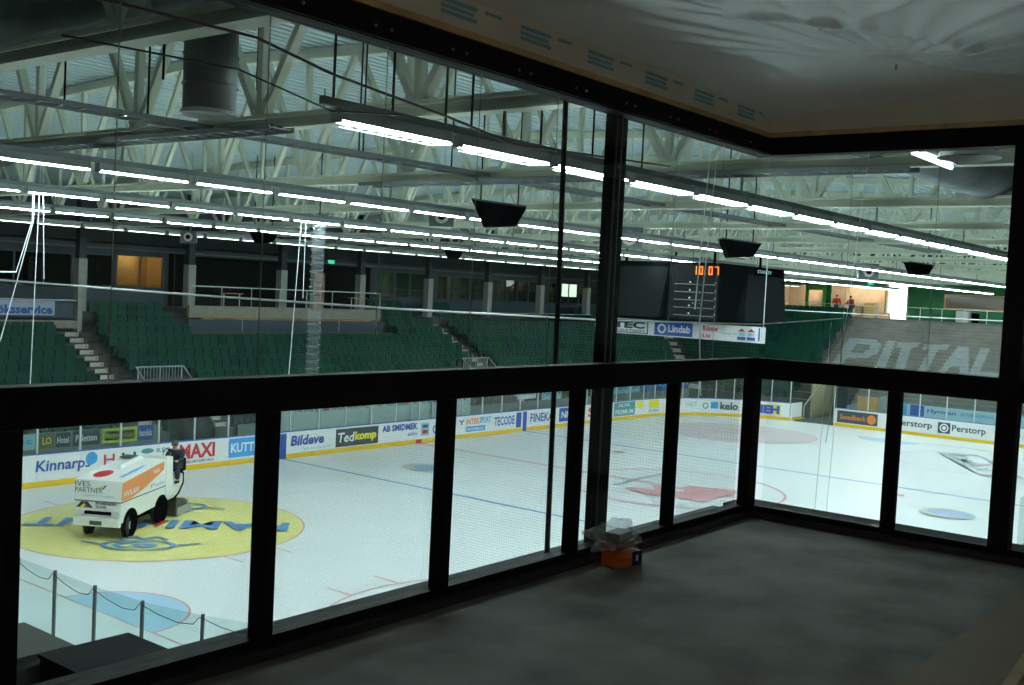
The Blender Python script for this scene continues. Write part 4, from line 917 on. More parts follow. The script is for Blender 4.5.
fr_ = obj('net_rope', MB().tube([(30.1, 4, 7.5), (30.1, -9.8, 7.47), (30.1, -24, 7.53)], 0.035, 6), M_ROPE); tag(fr_, 'pale rope spanning before the terrace top at the far end', 'rope')
ROPES = [([(NX, -33.3, 9.9), (NX, -33.14, 7.75), (NX, -33.02, 6.6)], 'white cord dropping past the far right end of the near net rope', 0.0035),
 ([(NX, -31.78, 9.9), (NX, -31.66, 7.6), (NX, -31.72, 6.9)], 'white cord falling over the hanging banner', 0.006),
 ([(NX, -31.70, 9.9), (NX, -31.6, 7.75)], 'shorter white cord ending at a weight beside the scoreboard clock', 0.006),
 ([(-27.87, -14.7, 10.1), (-27.97, -14.7, 5.32)], 'long white vertical cord at the far left over the near goal', 0.010),
 ([(-27.83, -14.7, 10.1), (-27.73, -14.7, 7.6)], 'short white vertical cord ending above the near net rope at far left', 0.010),
 ([(-28.0, -14.7, 8.8), (-28.64, -14.7, 6.26)], 'white cord slanting steeply down at the far left edge', 0.009),
 ([(-28.03, -14.7, 8.8), (-28.34, -14.7, 7.72)], 'white cord slanting to the short bar at the far left', 0.009),
 ([(-20.70, -14.7, 9.9), (-20.96, -14.7, 5.05)], 'white cord slanting across the spectator platform', 0.010),
 ([(-20.57, -14.7, 9.9), (-20.57, -14.7, 7.38)], 'short white cord above the spectator platform', 0.009),
 ([(NX, -33.0, 7.7), (NX, -32.95, 5.7)], 'thin dark cord over the ice near the tunnel, left one', 0.002),
 ([(NX, -33.12, 7.7), (NX, -33.06, 5.7)], 'thin dark cord over the ice near the tunnel, right one', 0.002)]
for pts_, l, rr in ROPES:
    if pts_[0][2] > 8.5: pts_ = [(pts_[0][0], pts_[0][1], decktop(pts_[0][1]))]+pts_
    o = obj('net_rope', MB().tube(pts_, rr, 5), M_ROPE); tag(o, l, 'cord')
o = obj('spreader_bar', MB().tube([(-28.34, -14.7, 7.72), (-28.95, -14.7, 7.70)], 0.018, 6), M_ROPE); tag(o, 'short pale bar hanging from slanted cords at the far left', 'bar')
# ================================================================== ICE RESURFACER
za = math.atan2(-0.99, -1.82)+0.05
zm = thing('ice_resurfacer', (-21.0, -7.4, 0.006), 'white and orange ice resurfacing machine driven across the yellow circle', 'ice resurfacer', rot=za, sc=(1, 0.74, 1))
# local frame: +x forward, +y left (far side), -y right (camera right / near side)
# near side of the machine seen by camera is its left (+y) : forward points to camera left-down
L = dict(local=True)
obj('lower_body', MB().hexa([(-1.3, -0.92, 0.62), (1.62, -0.92, 0.50), (1.62, 0.92, 0.50), (-1.3, 0.92, 0.62), (-1.3, -0.95, 1.12), (1.66, -0.95, 1.12), (1.66, 0.95, 1.12), (-1.3, 0.95, 1.12)]), M_ZWHITE, zm, **L)
obj('snow_tank', MB().hexa([(-1.25, -0.97, 1.15), (1.70, -0.97, 1.15), (1.70, 0.97, 1.15), (-1.25, 0.97, 1.15), (-1.25, -0.97, 1.98), (1.62, -0.97, 1.74), (1.62, 0.97, 1.74), (-1.25, 0.97, 1.98)]), M_ZWHITE, zm, **L)
obj('tank_lid', MB().hexa([(-1.2, -0.8, 1.98), (0.3, -0.8, 1.86), (0.3, 0.0, 1.86), (-1.2, 0.0, 1.98), (-1.1, -0.7, 2.07), (0.2, -0.7, 1.95), (0.2, -0.1, 1.95), (-1.1, -0.1, 2.07)]), M_ZWHITE, zm, **L)
obj('seam', MB().box(-1.26, 1.68, -0.965, 0.965, 1.121, 1.149), M_SPK, zm, **L)
obj('bumper', MB().box(1.6, 1.78, -0.93, 0.93, 0.42, 0.66), M_ZWHITE, zm, **L)
obj('front_grille', MB().box(1.64, 1.672, -0.55, 0.55, 0.74, 0.84), M_SPK, zm, **L)
for y in (-0.72, 0.72): obj('headlight', MB().box(1.63, 1.685, y-0.14, y+0.14, 0.72, 0.85), mat('lens', (0.6, 0.62, 0.6), 0.2), zm, **L)
obj('number_plate', MB().box(1.781, 1.79, -0.25, 0.25, 0.46, 0.58), M_GREY, zm, **L)
def wheel(x, y, steer=0.0):
    c = Vector((x, y, 0.37)); d = Vector((-math.sin(steer), math.cos(steer), 0))
    wl = obj('wheel', MB().tube([c-d*0.13, c-d*0.10, c+d*0.10, c+d*0.13], [0.30, 0.37, 0.37, 0.30], 22), M_TYRE, zm, smooth=True, **L)
    sgn = 1 if y > 0 else -1
    h = obj('hub', MB().tube([c+d*sgn*0.131, c+d*sgn*0.15], [0.17, 0.14], 14), M_HOUSE, wl, **L)
for x in (1.03, -1.03):
    for y in (-0.78, 0.80): wheel(x, y, 0.25 if x > 0 else 0)
obj('wheel_arch', MB().tube([(-1.03, 0.93, 0.42), (-1.03, 0.958, 0.42)], 0.47, 20).tube([(1.03, 0.93, 0.42), (1.03, 0.962, 0.42)], 0.45, 20), M_SPK, zm, **L)
side = lambda x, z, d=0.0: (x, 0.972+d, z)
def sidepoly(pts_, m, name='side_graphic', d=0.0):
    b = MB().prism(pts_, lambda a, c, t: (a, 0.972+d+t, c), 0.004); return obj(name, b, m, zm, **L)
sidepoly([(1.69, 1.17), (1.63, 1.70), (-1.1, 1.94), (-1.1, 1.68), (0.3, 1.30), (1.1, 1.17)], M_ZORG)
text('HVILAN', (1.55, 0.99, 1.28), (-1, 0, 0.05), Z_, 0.9, 0.16, M_TXTW, zm, 'side_lettering', 0.02, local=True)
text('biab', (-0.35, 0.99, 1.66), (-1, 0, 0.05), Z_, 0.4, 0.13, M_TXTW, zm, 'side_lettering', 0.02, local=True)
text('Puls', (-0.2, 0.99, 1.24), (-1, 0, 0.0), Z_, 0.9, 0.12, M_LBLUE, zm, 'side_lettering', 0.0, local=True)
# front face text (front faces +x ; seen from front, right = -Y -> reading dir +Y? )
FR = Vector((0, 1, 0))
text('IVES', (1.712, -0.93, 1.56), FR, Z_, 0.62, 0.15, M_GREY, zm, 'front_lettering', 0.0, local=True)
text('PARTNER', (1.716, -0.93, 1.38), FR, Z_, 1.15, 0.15, M_GREY, zm, 'front_lettering', 0.0, local=True)
text('Logistik & Transport', (1.72, -0.6, 1.26), FR, Z_, 1.3, 0.08, M_LBLUE, zm, 'front_lettering', 0.0, local=True)
obj('front_emblem', MB().prism([(0.0, 1.5), (0.14, 1.6), (0.22, 1.6), (0.08, 1.5)], lambda a, c, t: (1.71+t, a, c), 0.006), M_TXTY, zm, **L)
obj('front_emblem', MB().prism([(0.16, 1.5), (0.3, 1.62), (0.38, 1.62), (0.24, 1.5)], lambda a, c, t: (1.71+t, a, c), 0.006), M_BLUE, zm, **L)
obj('front_emblem', MB().prism([(-0.9, 0.93), (-0.2, 0.93), (-0.42, 1.1), (-0.7, 1.1)], lambda a, c, t: (1.665+t, a, c), 0.006), M_DARK, zm, **L)
obj('front_emblem', MB().prism([(-0.75, 0.94), (-0.55, 0.94), (-0.55, 1.06)], lambda a, c, t: (1.673+t, a, c), 0.006), M_TXTY, zm, **L)
obj('front_emblem', MB().prism([(-0.55, 0.94), (-0.4, 0.94), (-0.55, 1.06)], lambda a, c, t: (1.673+t, a, c), 0.006), M_RED, zm, **L)
text('SPARBANKEN', (1.675, -0.1, 1.03), FR, Z_, 0.85, 0.08, M_DARK, zm, 'front_lettering', 0.02, local=True)
text('SKANE', (1.675, -0.1, 0.93), FR, Z_, 0.45, 0.08, M_DARK, zm, 'front_lettering', 0.02, local=True)
# top graphics
tz = lambda x: 1.74+(1.62-x)*(0.24/2.87)
b = MB(); n = 18; b.quad(*[(0.9+0.42*math.cos(2*PI*k/n), -0.35+0.34*math.sin(2*PI*k/n), tz(0.9+0.42*math.cos(2*PI*k/n))+0.006) for k in range(n)])
obj('top_graphic', b, M_RED, zm, **L)
text('Stadtjanst', (1.2, 0.75, tz(1.0)+0.008), (-1, 0, 0.0836), (0, -1, 0), 1.5, 0.24, M_LBLUE, zm, 'top_lettering', 0.03, local=True)
obj('top_hatch', MB().box(-1.0, -0.5, -0.65, -0.15, 2.075, 2.095), M_GREY, zm, **L)
# rear : driver station
obj('driver_cowl', MB().hexa([(-1.85, 0.0, 0.75), (-1.3, 0.0, 0.75), (-1.3, 0.96, 0.75), (-1.85, 0.96, 0.75), (-1.75, 0.0, 2.0), (-1.27, 0.0, 2.08), (-1.27, 0.96, 2.08), (-1.75, 0.96, 2.0)]), M_ZWHITE, zm, **L)
obj('rear_deck', MB().box(-2.3, -1.3, -0.9, 0.9, 0.62, 1.0), M_ZWHITE, zm, **L)
obj('rear_cowl', MB().hexa([(-2.75, -0.9, 0.7), (-1.86, -0.9, 0.7), (-1.86, 0.95, 0.7), (-2.5, 0.95, 0.7), (-2.8, -0.9, 1.39), (-1.86, -0.9, 1.2), (-1.86, 0.95, 1.1), (-2.8, 0.95, 1.39)]), M_ZWHITE, zm, **L)
obj('seat', MB().box(-2.72, -2.3, 0.35, 0.95, 1.40, 1.48).box(-2.80, -2.72, 0.35, 0.95, 1.4, 1.8), M_SPK, zm, **L)
obj('steering_wheel', MB().tube([(-2.0+0.0*k, 0.55+0.20*math.cos(2*PI*k/14), 2.02+0.17*math.sin(2*PI*k/14)) for k in range(15)], 0.016, 6), M_SPK, zm, **L)
obj('conditioner', MB().hexa([(-2.9, -1.05, 0.04), (-1.9, -1.05, 0.04), (-1.9, 1.05, 0.04), (-2.9, 1.05, 0.04), (-2.6, -1.05, 0.5), (-2.0, -1.05, 0.62), (-2.0, 1.05, 0.62), (-2.6, 1.05, 0.5)]), mat('dark_steel', (0.07, 0.08, 0.08), 0.5, 0.5), zm, **L)
obj('conditioner_plate', MB().hexa([(-3.0, -1.1, 0.03), (-2.91, -1.1, 0.03), (-2.91, 1.1, 0.03), (-3.0, 1.1, 0.03), (-2.75, -1.1, 0.45), (-2.66, -1.1, 0.45), (-2.66, 1.1, 0.45), (-2.75, 1.1, 0.45)]).box(-2.9, -2.0, 1.06, 1.11, 0.03, 0.28), M_HOUSE, zm, **L)
obj('hose', MB().tube([(-2.3, 0.9, 1.45), (-2.5, 1.02, 1.35), (-2.4, 1.08, 1.05), (-2.1, 1.06, 0.75), (-1.7, 1.02, 0.6)], 0.035, 8), M_SPK, zm, smooth=True, **L)
obj('hydraulic_arm', MB().bar((-1.6, 0.6, 0.6), (-2.2, 0.6, 0.5), 0.1).bar((-1.6, -0.6, 0.6), (-2.2, -0.6, 0.5), 0.1).box(-1.5, 1.2, -0.5, 0.5, 0.3, 0.55), M_SPK, zm, **L)
# ================================================================== PEOPLE
def skin_body(name, verts, edges, radii, m, p=None, local=False, M=None, sub=1):
    me = D.meshes.new(name); me.from_pydata(verts, edges, []); o = D.objects.new(name, me); COL.objects.link(o)
    md = o.modifiers.new('s', 'SKIN'); sv_ = me.skin_vertices[0].data
    for i, r in enumerate(radii): sv_[i].radius = (r, r) if not isinstance(r, tuple) else r
    sv_[0].use_root = True
    s = o.modifiers.new('u', 'SUBSURF'); s.levels = sub; s.render_levels = sub
    bpy.context.view_layer.update()
    nm = D.meshes.new_from_object(o.evaluated_get(bpy.context.evaluated_depsgraph_get()))
    D.objects.remove(o); D.meshes.remove(me); nm.materials.clear(); nm.materials.append(m); nm.name = name
    for f in nm.polygons: f.use_smooth = True
    return nm
def person(loc, rot, pose, lab, top, legm, cap=None):
    t = thing('person', loc, lab, 'person', rot=rot)   # faces +x local
    J = pose
    v = [J['pel'], J['chest'], J['neck'], J['head'], J['headtop']]; e = [(0, 1), (1, 2), (2, 3), (3, 4)]; r = [0.15, (0.17, 0.13), 0.06, 0.10, 0.07]
    for s in ('l', 'r'):
        b = len(v); v += [J['sh'+s], J['el'+s], J['wr'+s], J['ha'+s]]; e += [(1, b), (b, b+1), (b+1, b+2), (b+2, b+3)]; r += [0.075, 0.055, 0.04, 0.035]
        b = len(v); v += [J['hp'+s], J['kn'+s], J['an'+s], J['to'+s]]; e += [(0, b), (b, b+1), (b+1, b+2), (b+2, b+3)]; r += [0.10, 0.075, 0.05, 0.045]
    body = skin_body('body', v, e, r, M_SKIN); bo = link(D.objects.new('body', body), t, True)
    v = [J['pel'], J['chest'], tuple(Vector(J['neck'])*0.75+Vector(J['chest'])*0.25)]; e = [(0, 1), (1, 2)]; r = [0.18, (0.21, 0.16), 0.09]
    for s in ('l', 'r'): b = len(v); v += [J['sh'+s], J['el'+s], J['wr'+s]]; e += [(1, b), (b, b+1), (b+1, b+2)]; r += [0.10, 0.08, 0.06]
    link(D.objects.new('jacket', skin_body('jacket', v, e, r, top)), t, True)
    v = [J['pel']]; e = []; r = [0.17]
    for s in ('l', 'r'): b = len(v); v += [J['hp'+s], J['kn'+s], J['an'+s]]; e += [(0, b), (b, b+1), (b+1, b+2)]; r += [0.125, 0.10, 0.075]
    link(D.objects.new('trousers', skin_body('trousers', v, e, r, legm)), t, True)
    h = Vector(J['head'])
    hr = MB(); n = 10
    hr.tube([h+Vector((-0.03, 0, -0.02)), h+Vector((-0.02, 0, 0.07)), h+Vector((-0.01, 0, 0.12)), h+Vector((-0.01, 0, 0.155))], [0.105, 0.112, 0.09, 0.03], 12)
    obj('cap' if cap else 'hair', hr, cap or M_SPK, t, local=True, smooth=True)
    f = MB(); f.tube([h+Vector((0.09, 0, 0.02)), h+Vector((0.125, 0, -0.02))], [0.012, 0.018], 6)
    for s in (-1, 1): f.tube([h+Vector((0.0, s*0.095, -0.03)), h+Vector((0.0, s*0.105, 0.03))], [0.02, 0.026], 6)
    obj('nose_and_ears', f, M_SKIN, t, local=True)
    g = MB()
    for s in (-1, 1): g.tube([h+Vector((0.085, s*0.035, 0.02)), h+Vector((0.10, s*0.035, 0.02))], 0.012, 6)
    obj('eyes', g, M_SPK, t, local=True); obj('mouth', MB().box(h.x+0.085, h.x+0.1, -0.025, 0.025, h.z-0.062, h.z-0.05), mat('lip', (0.35, 0.12, 0.1), 0.6), t, local=True)
    for s in ('l', 'r'):
        hd = Vector(J['ha'+s]); wr = Vector(J['wr'+s]); d = (hd-wr).normalized(); sd = d.cross(Z_ if abs(d.z) < 0.9 else X_).normalized()
        fg = MB()
        for q, ln in ((-1.5, 0.06), (-0.5, 0.075), (0.5, 0.07), (1.5, 0.055)):
            a = hd+sd*0.018*q; fg.tube([a, a+d*ln*0.6, a+d*ln*0.9-Z_*ln*0.3], [0.009, 0.008, 0.006], 5)
        fg.tube([hd-d*0.03+sd*0.03, hd+sd*0.055+d*0.015], [0.011, 0.008], 5)
        obj('fingers', fg, M_SKIN, t, local=True)
        a = Vector(J['an'+s]); tt = Vector(J['to'+s]); dd = (tt-a); dd.z = 0; dd.normalize()
        b = tt+dd*0.05; sole = min(a.z, tt.z)-0.05
        sdv = Vector((-dd.y, dd.x, 0))*0.05; bk = Vector((a.x, a.y, 0))-dd*0.06; ft_ = Vector((b.x, b.y, 0))
        obj('shoe', MB().hexa([bk-sdv+Z_*sole, ft_-sdv*.9+Z_*sole, ft_+sdv*.9+Z_*sole, bk+sdv+Z_*sole, bk-sdv*.8+Z_*(sole+.12), ft_-sdv*.6+Z_*(sole+.06), ft_+sdv*.6+Z_*(sole+.06), bk+sdv*.8+Z_*(sole+.12)]), M_SPK, t, local=True)
    return t
stand = dict(pel=(0, 0, 0.95), chest=(0.02, 0, 1.32), neck=(0.02, 0, 1.50), head=(0.04, 0, 1.62), headtop=(0.04, 0, 1.72),
    shl=(0.02, 0.19, 1.40), ell=(0.0, 0.30, 1.14), wrl=(0.12, 0.32, 0.92), hal=(0.16, 0.32, 0.85), shr=(0.02, -0.19, 1.40), elr=(0.0, -0.30, 1.14), wrr=(0.12, -0.32, 0.92), har=(0.16, -0.32, 0.85),
    hpl=(0, 0.10, 0.90), knl=(0.03, 0.13, 0.50), anl=(0, 0.15, 0.09), tol=(0.14, 0.16, 0.06), hpr=(0, -0.10, 0.90), knr=(0.03, -0.13, 0.50), anr=(0, -0.15, 0.09), tor=(0.14, -0.16, 0.06))
lean = dict(stand); lean.update(chest=(0.12, 0, 1.30), neck=(0.18, 0, 1.47), head=(0.23, 0, 1.57), headtop=(0.25, 0, 1.67), shl=(0.12, 0.19, 1.38), shr=(0.12, -0.19, 1.38), ell=(0.22, 0.32, 1.12), wrl=(0.40, 0.36, 0.98), hal=(0.47, 0.36, 0.95), elr=(0.22, -0.32, 1.12), wrr=(0.40, -0.36, 0.98), har=(0.47, -0.36, 0.95), knl=(0.12, 0.14, 0.5), anl=(0.2, 0.16, 0.09), tol=(0.34, 0.17, 0.06))
M_JEAN = mat('dark_trousers', (0.06, 0.08, 0.10), 0.8)
person((45.2, -3.2, 7.1), PI+0.2, stand, 'worker in red jacket standing at left on the end walkway', M_REDC, M_JEAN, M_REDC)
person((45.2, -4.45, 7.1), PI-0.3, lean, 'worker in red jacket leaning forward at right on the end walkway', M_REDC, M_JEAN)
sit = dict(pel=(0, 0, 0.0), chest=(0.08, 0, 0.36), neck=(0.12, 0, 0.54), head=(0.16, 0.0, 0.66), headtop=(0.17, 0, 0.76),
    shl=(0.08, 0.19, 0.44), ell=(0.16, 0.27, 0.20), wrl=(0.36, 0.18, 0.16), hal=(0.43, 0.14, 0.18), shr=(0.08, -0.19, 0.44), elr=(0.20, -0.26, 0.24), wrr=(0.38, -0.1, 0.30), har=(0.44, -0.06, 0.34),
    hpl=(0.05, 0.11, -0.02), knl=(0.40, 0.22, 0.0), anl=(0.42, 0.24, -0.44), tol=(0.55, 0.25, -0.47), hpr=(0.05, -0.11, -0.02), knr=(0.42, -0.14, 0.0), anr=(0.45, -0.14, -0.44), tor=(0.58, -0.14, -0.47))
Rz = Matrix.Rotation(za, 3, 'Z'); dp = Vector((-21.0, -7.4, 0)) + Rz @ Vector((-2.50, 0.50, 1.62))
person(tuple(dp), za, sit, 'driver in dark jacket and cap seated at the back of the ice machine', M_NAVY, M_NAVY, mat('cap_cloth', (0.10, 0.10, 0.09), 0.8))
# ================================================================== NEAR END : boxes behind the glass
t = thing('camera_booth', (-32.1, -25.3, 0), 'black box topped booth behind the near end glass', 'booth')
obj('booth_body', MB().box(-32.72, -31.5, -26.6, -24.12, 0, 2.97), mat('booth_side', (0.006, 0.007, 0.008), 0.8, spec=0.05), t)
obj('booth_lid', MB().box(-32.74, -31.48, -26.62, -24.10, 2.972, 3.02), mat('booth_lid', (0.010, 0.011, 0.012), 0.8, spec=0.08), t)
t = thing('equipment_box', (-33, -23.2, 0), 'grey box left of the black booth behind the near end glass', 'box')
obj('box_body', MB().box(-33.6, -32.2, -23.95, -22.7, 0, 2.93), mat('box_grey', (0.09, 0.095, 0.088), 0.8, var=0.1, spec=0.1), t)
obj('box_lid', MB().box(-33.62, -32.18, -23.97, -22.68, 2.932, 2.98), mat('box_grey_lid', (0.09, 0.095, 0.088), 0.8, spec=0.1), t)
# ================================================================== THE SUITE
AY, BX = CY+3.58, CX+7.51          # planes of inner glass faces
fz = CZ-1.60; cz = CZ+1.47
SX0, SY0 = -46.5, -41.5
struct('floor', MB().box(SX0, BX+0.30, SY0, AY+0.20, fz-0.30, fz), M_CONC)
struct('trim_4', MB().box(SX0, BX+0.13, AY+0.201, AY+0.34, fz-0.30, fz+0.001), M_SLAB)
struct('trim_7', MB().box(BX+0.301, BX+0.67, SY0, AY+0.34, fz-0.30, fz+0.001), mat('slab_edge_dark', (0.05, 0.053, 0.05), 0.9, var=0.15, scale=4, spec=0.1))
struct('wall_suite_left', MB().box(SX0-0.15, SX0, SY0, AY+0.1, fz-0.3, cz+0.6), M_BOARD)
struct('wall_suite_back', MB().box(SX0-0.15, BX+0.3, SY0-0.15, SY0, fz-0.3, cz+0.6), M_BOARD)
struct('ceiling_slab', MB().box(SX0-0.15, BX+0.3, SY0-0.15, AY+0.2, cz+0.30, cz+0.55), M_BOARD)
# ceiling film with folds
fx0, fx1, fy0, fy1 = SX0, BX-0.02, SY0, AY-0.02
nx, ny = 300, 190; fv = []; ff = []
def fold(x, y):
    h = 0.012*math.sin(1.3*x+0.7*y)+0.01*math.sin(2.9*y-0.8*x)
    dx, dy = x-(CX+6.63), y-(CY+2.35); r = math.hypot(dx, dy)+1e-4; a = math.atan2(dy, dx)
    def win(a, lo, hi): return max(0, min(1, (a-lo)/0.35, (hi-a)/0.35))
    g = math.exp(-(r/2.4)**2)*min(1, r/0.5)
    c = 0.5+0.5*math.cos(24*a+1.2*math.sin(1.7*r)+2*math.sin(2.3*a)); h -= 0.045*g*win(a, -2.7, -0.7)*c**2
    a2 = a if a > 0 else a+2*PI
    c = 0.5+0.5*math.cos(38*a2+1.0*math.sin(2.1*r)); h -= 0.020*g*win(a2, 2.2, 3.8)*c**2
    h += 0.02*math.exp(-(r/0.18)**2)
    for (px, py, an, ln, am) in ((CX+5.52, CY+2.37, 2.6, 0.9, 0.03), (CX+4.6, CY+1.9, 2.2, 1.1, 0.03), (CX+5.0, CY+1.5, 0.9, 1.0, 0.025)):
        ux, uy = math.cos(an), math.sin(an); q = (x-px)*ux+(y-py)*uy; t_ = -(x-px)*uy+(y-py)*ux
        h -= am*math.exp(-(q/ln)**2)*math.exp(-(t_/0.05)**2)
    w_ = max(0, 1-abs(y-(AY-0.9))/1.3)
    c = 0.5+0.5*math.sin(17*(y+0.16*x)+1.2*math.sin(1.1*x)); h -= 0.010*w_*c**2
    # sag between supports, pulled up at the edges
    e = min(1, (AY-y)/0.6, (BX-x)/0.5) if True else 1
    h -= 0.03*max(0, e)*(0.5+0.5*math.sin(2.1*x+0.4)); h -= 0.10*max(0, 1-(AY-y)/0.35)**2+0.10*max(0, 1-(BX-x)/0.35)**2
    return h
for j in range(ny+1):
    for i in range(nx+1):
        x = fx0+(fx1-fx0)*(i/nx)**0.75; y = fy0+(fy1-fy0)*(j/ny)**0.75
        fv.append((x, y, cz+0.03+fold(x, y)))
for j in range(ny):
    for i in range(nx): a = j*(nx+1)+i; ff.append((a, a+nx+1, a+nx+2, a+1))
me = D.meshes.new('ceiling_film'); me.from_pydata(fv, [], ff); me.materials.append(M_FILM)
for f in me.polygons: f.use_smooth = True
cf = link(D.objects.new('ceiling_film', me)); cf['kind'] = 'structure'
# taped seam on film and staples
for k, (x, y) in enumerate(((CX+6.63, CY+2.35), (CX+5.52, CY+2.37), (CX+4.1, CY+1.6))):
    o = obj('film_fixing', MB().tube([(x, y, cz-0.012), (x, y, cz+0.02)], [0.007, 0.007], 8), M_HOUSE); tag(o, ['small metal disc pinning the ceiling film near the window corner', 'small metal disc pinning the ceiling film at top centre right', 'small metal disc pinning the ceiling film nearest the camera'][k], 'fixing', 'film fixings')
# fascia board band between header and film
fb = struct('trim_5', MB().box(SX0, BX, AY-0.03, AY+0.05, cz-0.21, cz+0.2).box(BX-0.03, BX+0.05, SY0, AY-0.03, cz-0.21, cz+0.2), M_BOARD)
k = 0
x = CX+2.6
while x < BX-0.5:
    for q, (dz, ln) in enumerate(((0.135, 0.33), (0.105, 0.30), (0.078, 0.33))):
        obj('printed_line', MB().box(x, x+ln*0.8, AY-0.034, AY-0.031, cz-0.21+dz-0.03, cz-0.21+dz-0.012), M_BLUEPRINT, fb)
    obj('printed_line', MB().box(x+0.33, x+0.46, AY-0.034, AY-0.031, cz-0.10, cz-0.085), M_BLUEPRINT, fb)
    x += 0.62
struct('trim_6', MB().box(SX0, BX-0.045, AY-0.045, AY+0.06, cz-0.245, cz-0.212).box(BX-0.045, BX+0.06, SY0, AY+0.06, cz-0.245, cz-0.212), M_PINE)
# window A (long) and window B (right)
def frame_x(n, x0, x1, z0, z1, y0, y1, p): obj(n, MB().box(x0, x1, y0, y1, z0, z1), M_BLACK, p)
wA = struct('window_1', MB().box(SX0, BX+0.08, AY-0.03, AY+0.09, CZ+1.095, cz-0.246), M_BLACK)
wA['label'] = 'long black framed interior glazing wall overlooking the ice'
obj('header_lip', MB().box(SX0, BX+0.04, AY-0.05, AY-0.031, CZ+1.10, CZ+1.13), M_BLACK, wA)
obj('mid_rail', MB().box(SX0, BX-0.03, AY-0.02, AY+0.042, CZ-0.555, CZ-0.43), M_BLACK, wA)
obj('rail_cap', MB().box(SX0, BX+0.04, AY-0.05, AY+0.04, CZ-0.429, CZ-0.405), M_BLACK, wA)
obj('sill_rail', MB().box(SX0, BX-0.02, AY-0.01, AY+0.08, fz+0.001, fz+0.085), M_BLACK, wA)
obj('sill_step', MB().box(SX0, BX-0.06, AY-0.06, AY-0.011, fz+0.001, fz+0.045), mat('dark_alu', (0.05, 0.055, 0.06), 0.35, 0.4), wA)
mx = [1.80, 2.94, 4.065, 5.215, 6.34]
for q in mx:
    hw = 0.042 if q > 1.9 else 0.065
    obj('mullion', MB().box(CX+q-hw, CX+q+hw, AY-0.02, AY+0.042, fz+0.086, CZ-0.556), M_BLACK, wA)
    obj('mullion_face', MB().box(CX+q-hw*0.35, CX+q+hw*0.35, AY-0.026, AY-0.021, fz+0.086, CZ-0.556), M_BLACK, wA)
for q in (0.6, -0.6, -1.8, -3.0, -4.2): obj('mullion', MB().box(CX+q-0.05, CX+q+0.05, AY-0.02, AY+0.06, fz+0.086, CZ-0.556), M_BLACK, wA)
obj('corner_post', MB().box(BX-0.075, BX+0.042, AY-0.05, AY+0.042, fz+0.001, CZ-0.405), M_BLACK, wA)
ed = [-6.8, -4.2, -3.0, -1.8, -0.6, 0.6]+mx+[7.42]
for a, b in zip(ed[:-1], ed[1:]): obj('lower_pane', MB().box(CX+a+0.043, CX+b-0.043, AY+0.03, AY+0.038, fz+0.086, CZ-0.556), M_GLASS, wA)
J = [0.2, 0.87, 1.54, 2.21, 2.89, 3.57, 4.24, 4.91, 5.58, 6.25, 6.9, 7.50]
for a, b in zip([-6.8]+J[:-1], J):
    obj('upper_pane', MB().box(CX+a+0.003, CX+b-0.003, AY+0.03, AY+0.038, CZ-0.404, CZ+1.094), M_GLASS, wA)
for a in J[:-1]: obj('pane_joint', MB().box(CX+a-0.002, CX+a+0.002, AY+0.033, AY+0.036, CZ-0.404, CZ+1.094), mat('joint_grey', (0.30, 0.36, 0.36), 0.5), wA)
wB = struct('window_2', MB().box(BX-0.03, BX+0.09, SY0, AY-0.03, CZ+1.095, cz-0.246), M_BLACK)
wB['label'] = 'short black framed glazing wall at right'
obj('mid_rail', MB().box(BX-0.02, BX+0.042, SY0, AY-0.03, CZ-0.56, CZ-0.43), M_BLACK, wB)
obj('rail_cap', MB().box(BX-0.05, BX+0.04, SY0, AY-0.05, CZ-0.429, CZ-0.405), M_BLACK, wB)
obj('sill_rail', MB().box(BX-0.01, BX+0.08, SY0, AY-0.06, fz+0.001, fz+0.085), M_BLACK, wB)
obj('sill_step', MB().box(BX-0.06, BX-0.011, SY0, AY-0.06, fz+0.001, fz+0.045), mat('dark_alu', (0.05, 0.055, 0.06), 0.35, 0.4), wB)
for q in (2.515, 0.6, -0.6, -1.8, -3.0): obj('mullion', MB().box(BX-0.02, BX+0.042, CY+q-0.045, CY+q+0.045, fz+0.086, CZ-0.561), M_BLACK, wB)
obj('tall_post', MB().box(BX-0.04, BX+0.08, CY+1.72, CY+1.845, fz+0.086, CZ+1.094), M_BLACK, wB)
ed = [3.52, 2.515, 1.78, 0.6, -0.6, -1.8, -3.0, -4.6]
for a, b in zip(ed[:-1], ed[1:]): obj('lower_pane', MB().box(BX+0.03, BX+0.038, CY+b+0.06, CY+a-0.053, fz+0.086, CZ-0.561), M_GLASS, wB)
ed = [3.56, 2.93, 2.33, 1.85, 0.5, -1.0, -4.6]
for a, b in zip(ed[:-1], ed[1:]): obj('upper_pane', MB().box(BX+0.03, BX+0.038, CY+b+0.003, CY+a-0.003, CZ-0.404, CZ+1.094), M_GLASS, wB)
for a in ed[1:3]: obj('pane_joint', MB().box(BX+0.033, BX+0.036, CY+a-0.002, CY+a+0.002, CZ-0.404, CZ+1.094), mat('joint_grey', (0.30, 0.36, 0.36), 0.5), wB)
# bolt heads
bt_ = MB()
bx_ = []
for q in range(9):
    x = CX+2.9+q*0.52
    for d in (0, 0.1): bx_.append(x+d)
for x in bx_:
    inst('bolt_head', D.meshes.get('bolt_head') or MB().tube([(0, -0.006, 0), (0, 0, 0)], 0.008, 8).mesh('bolt_head', M_STEELD), (x, AY-0.031, CZ+1.15), wA)
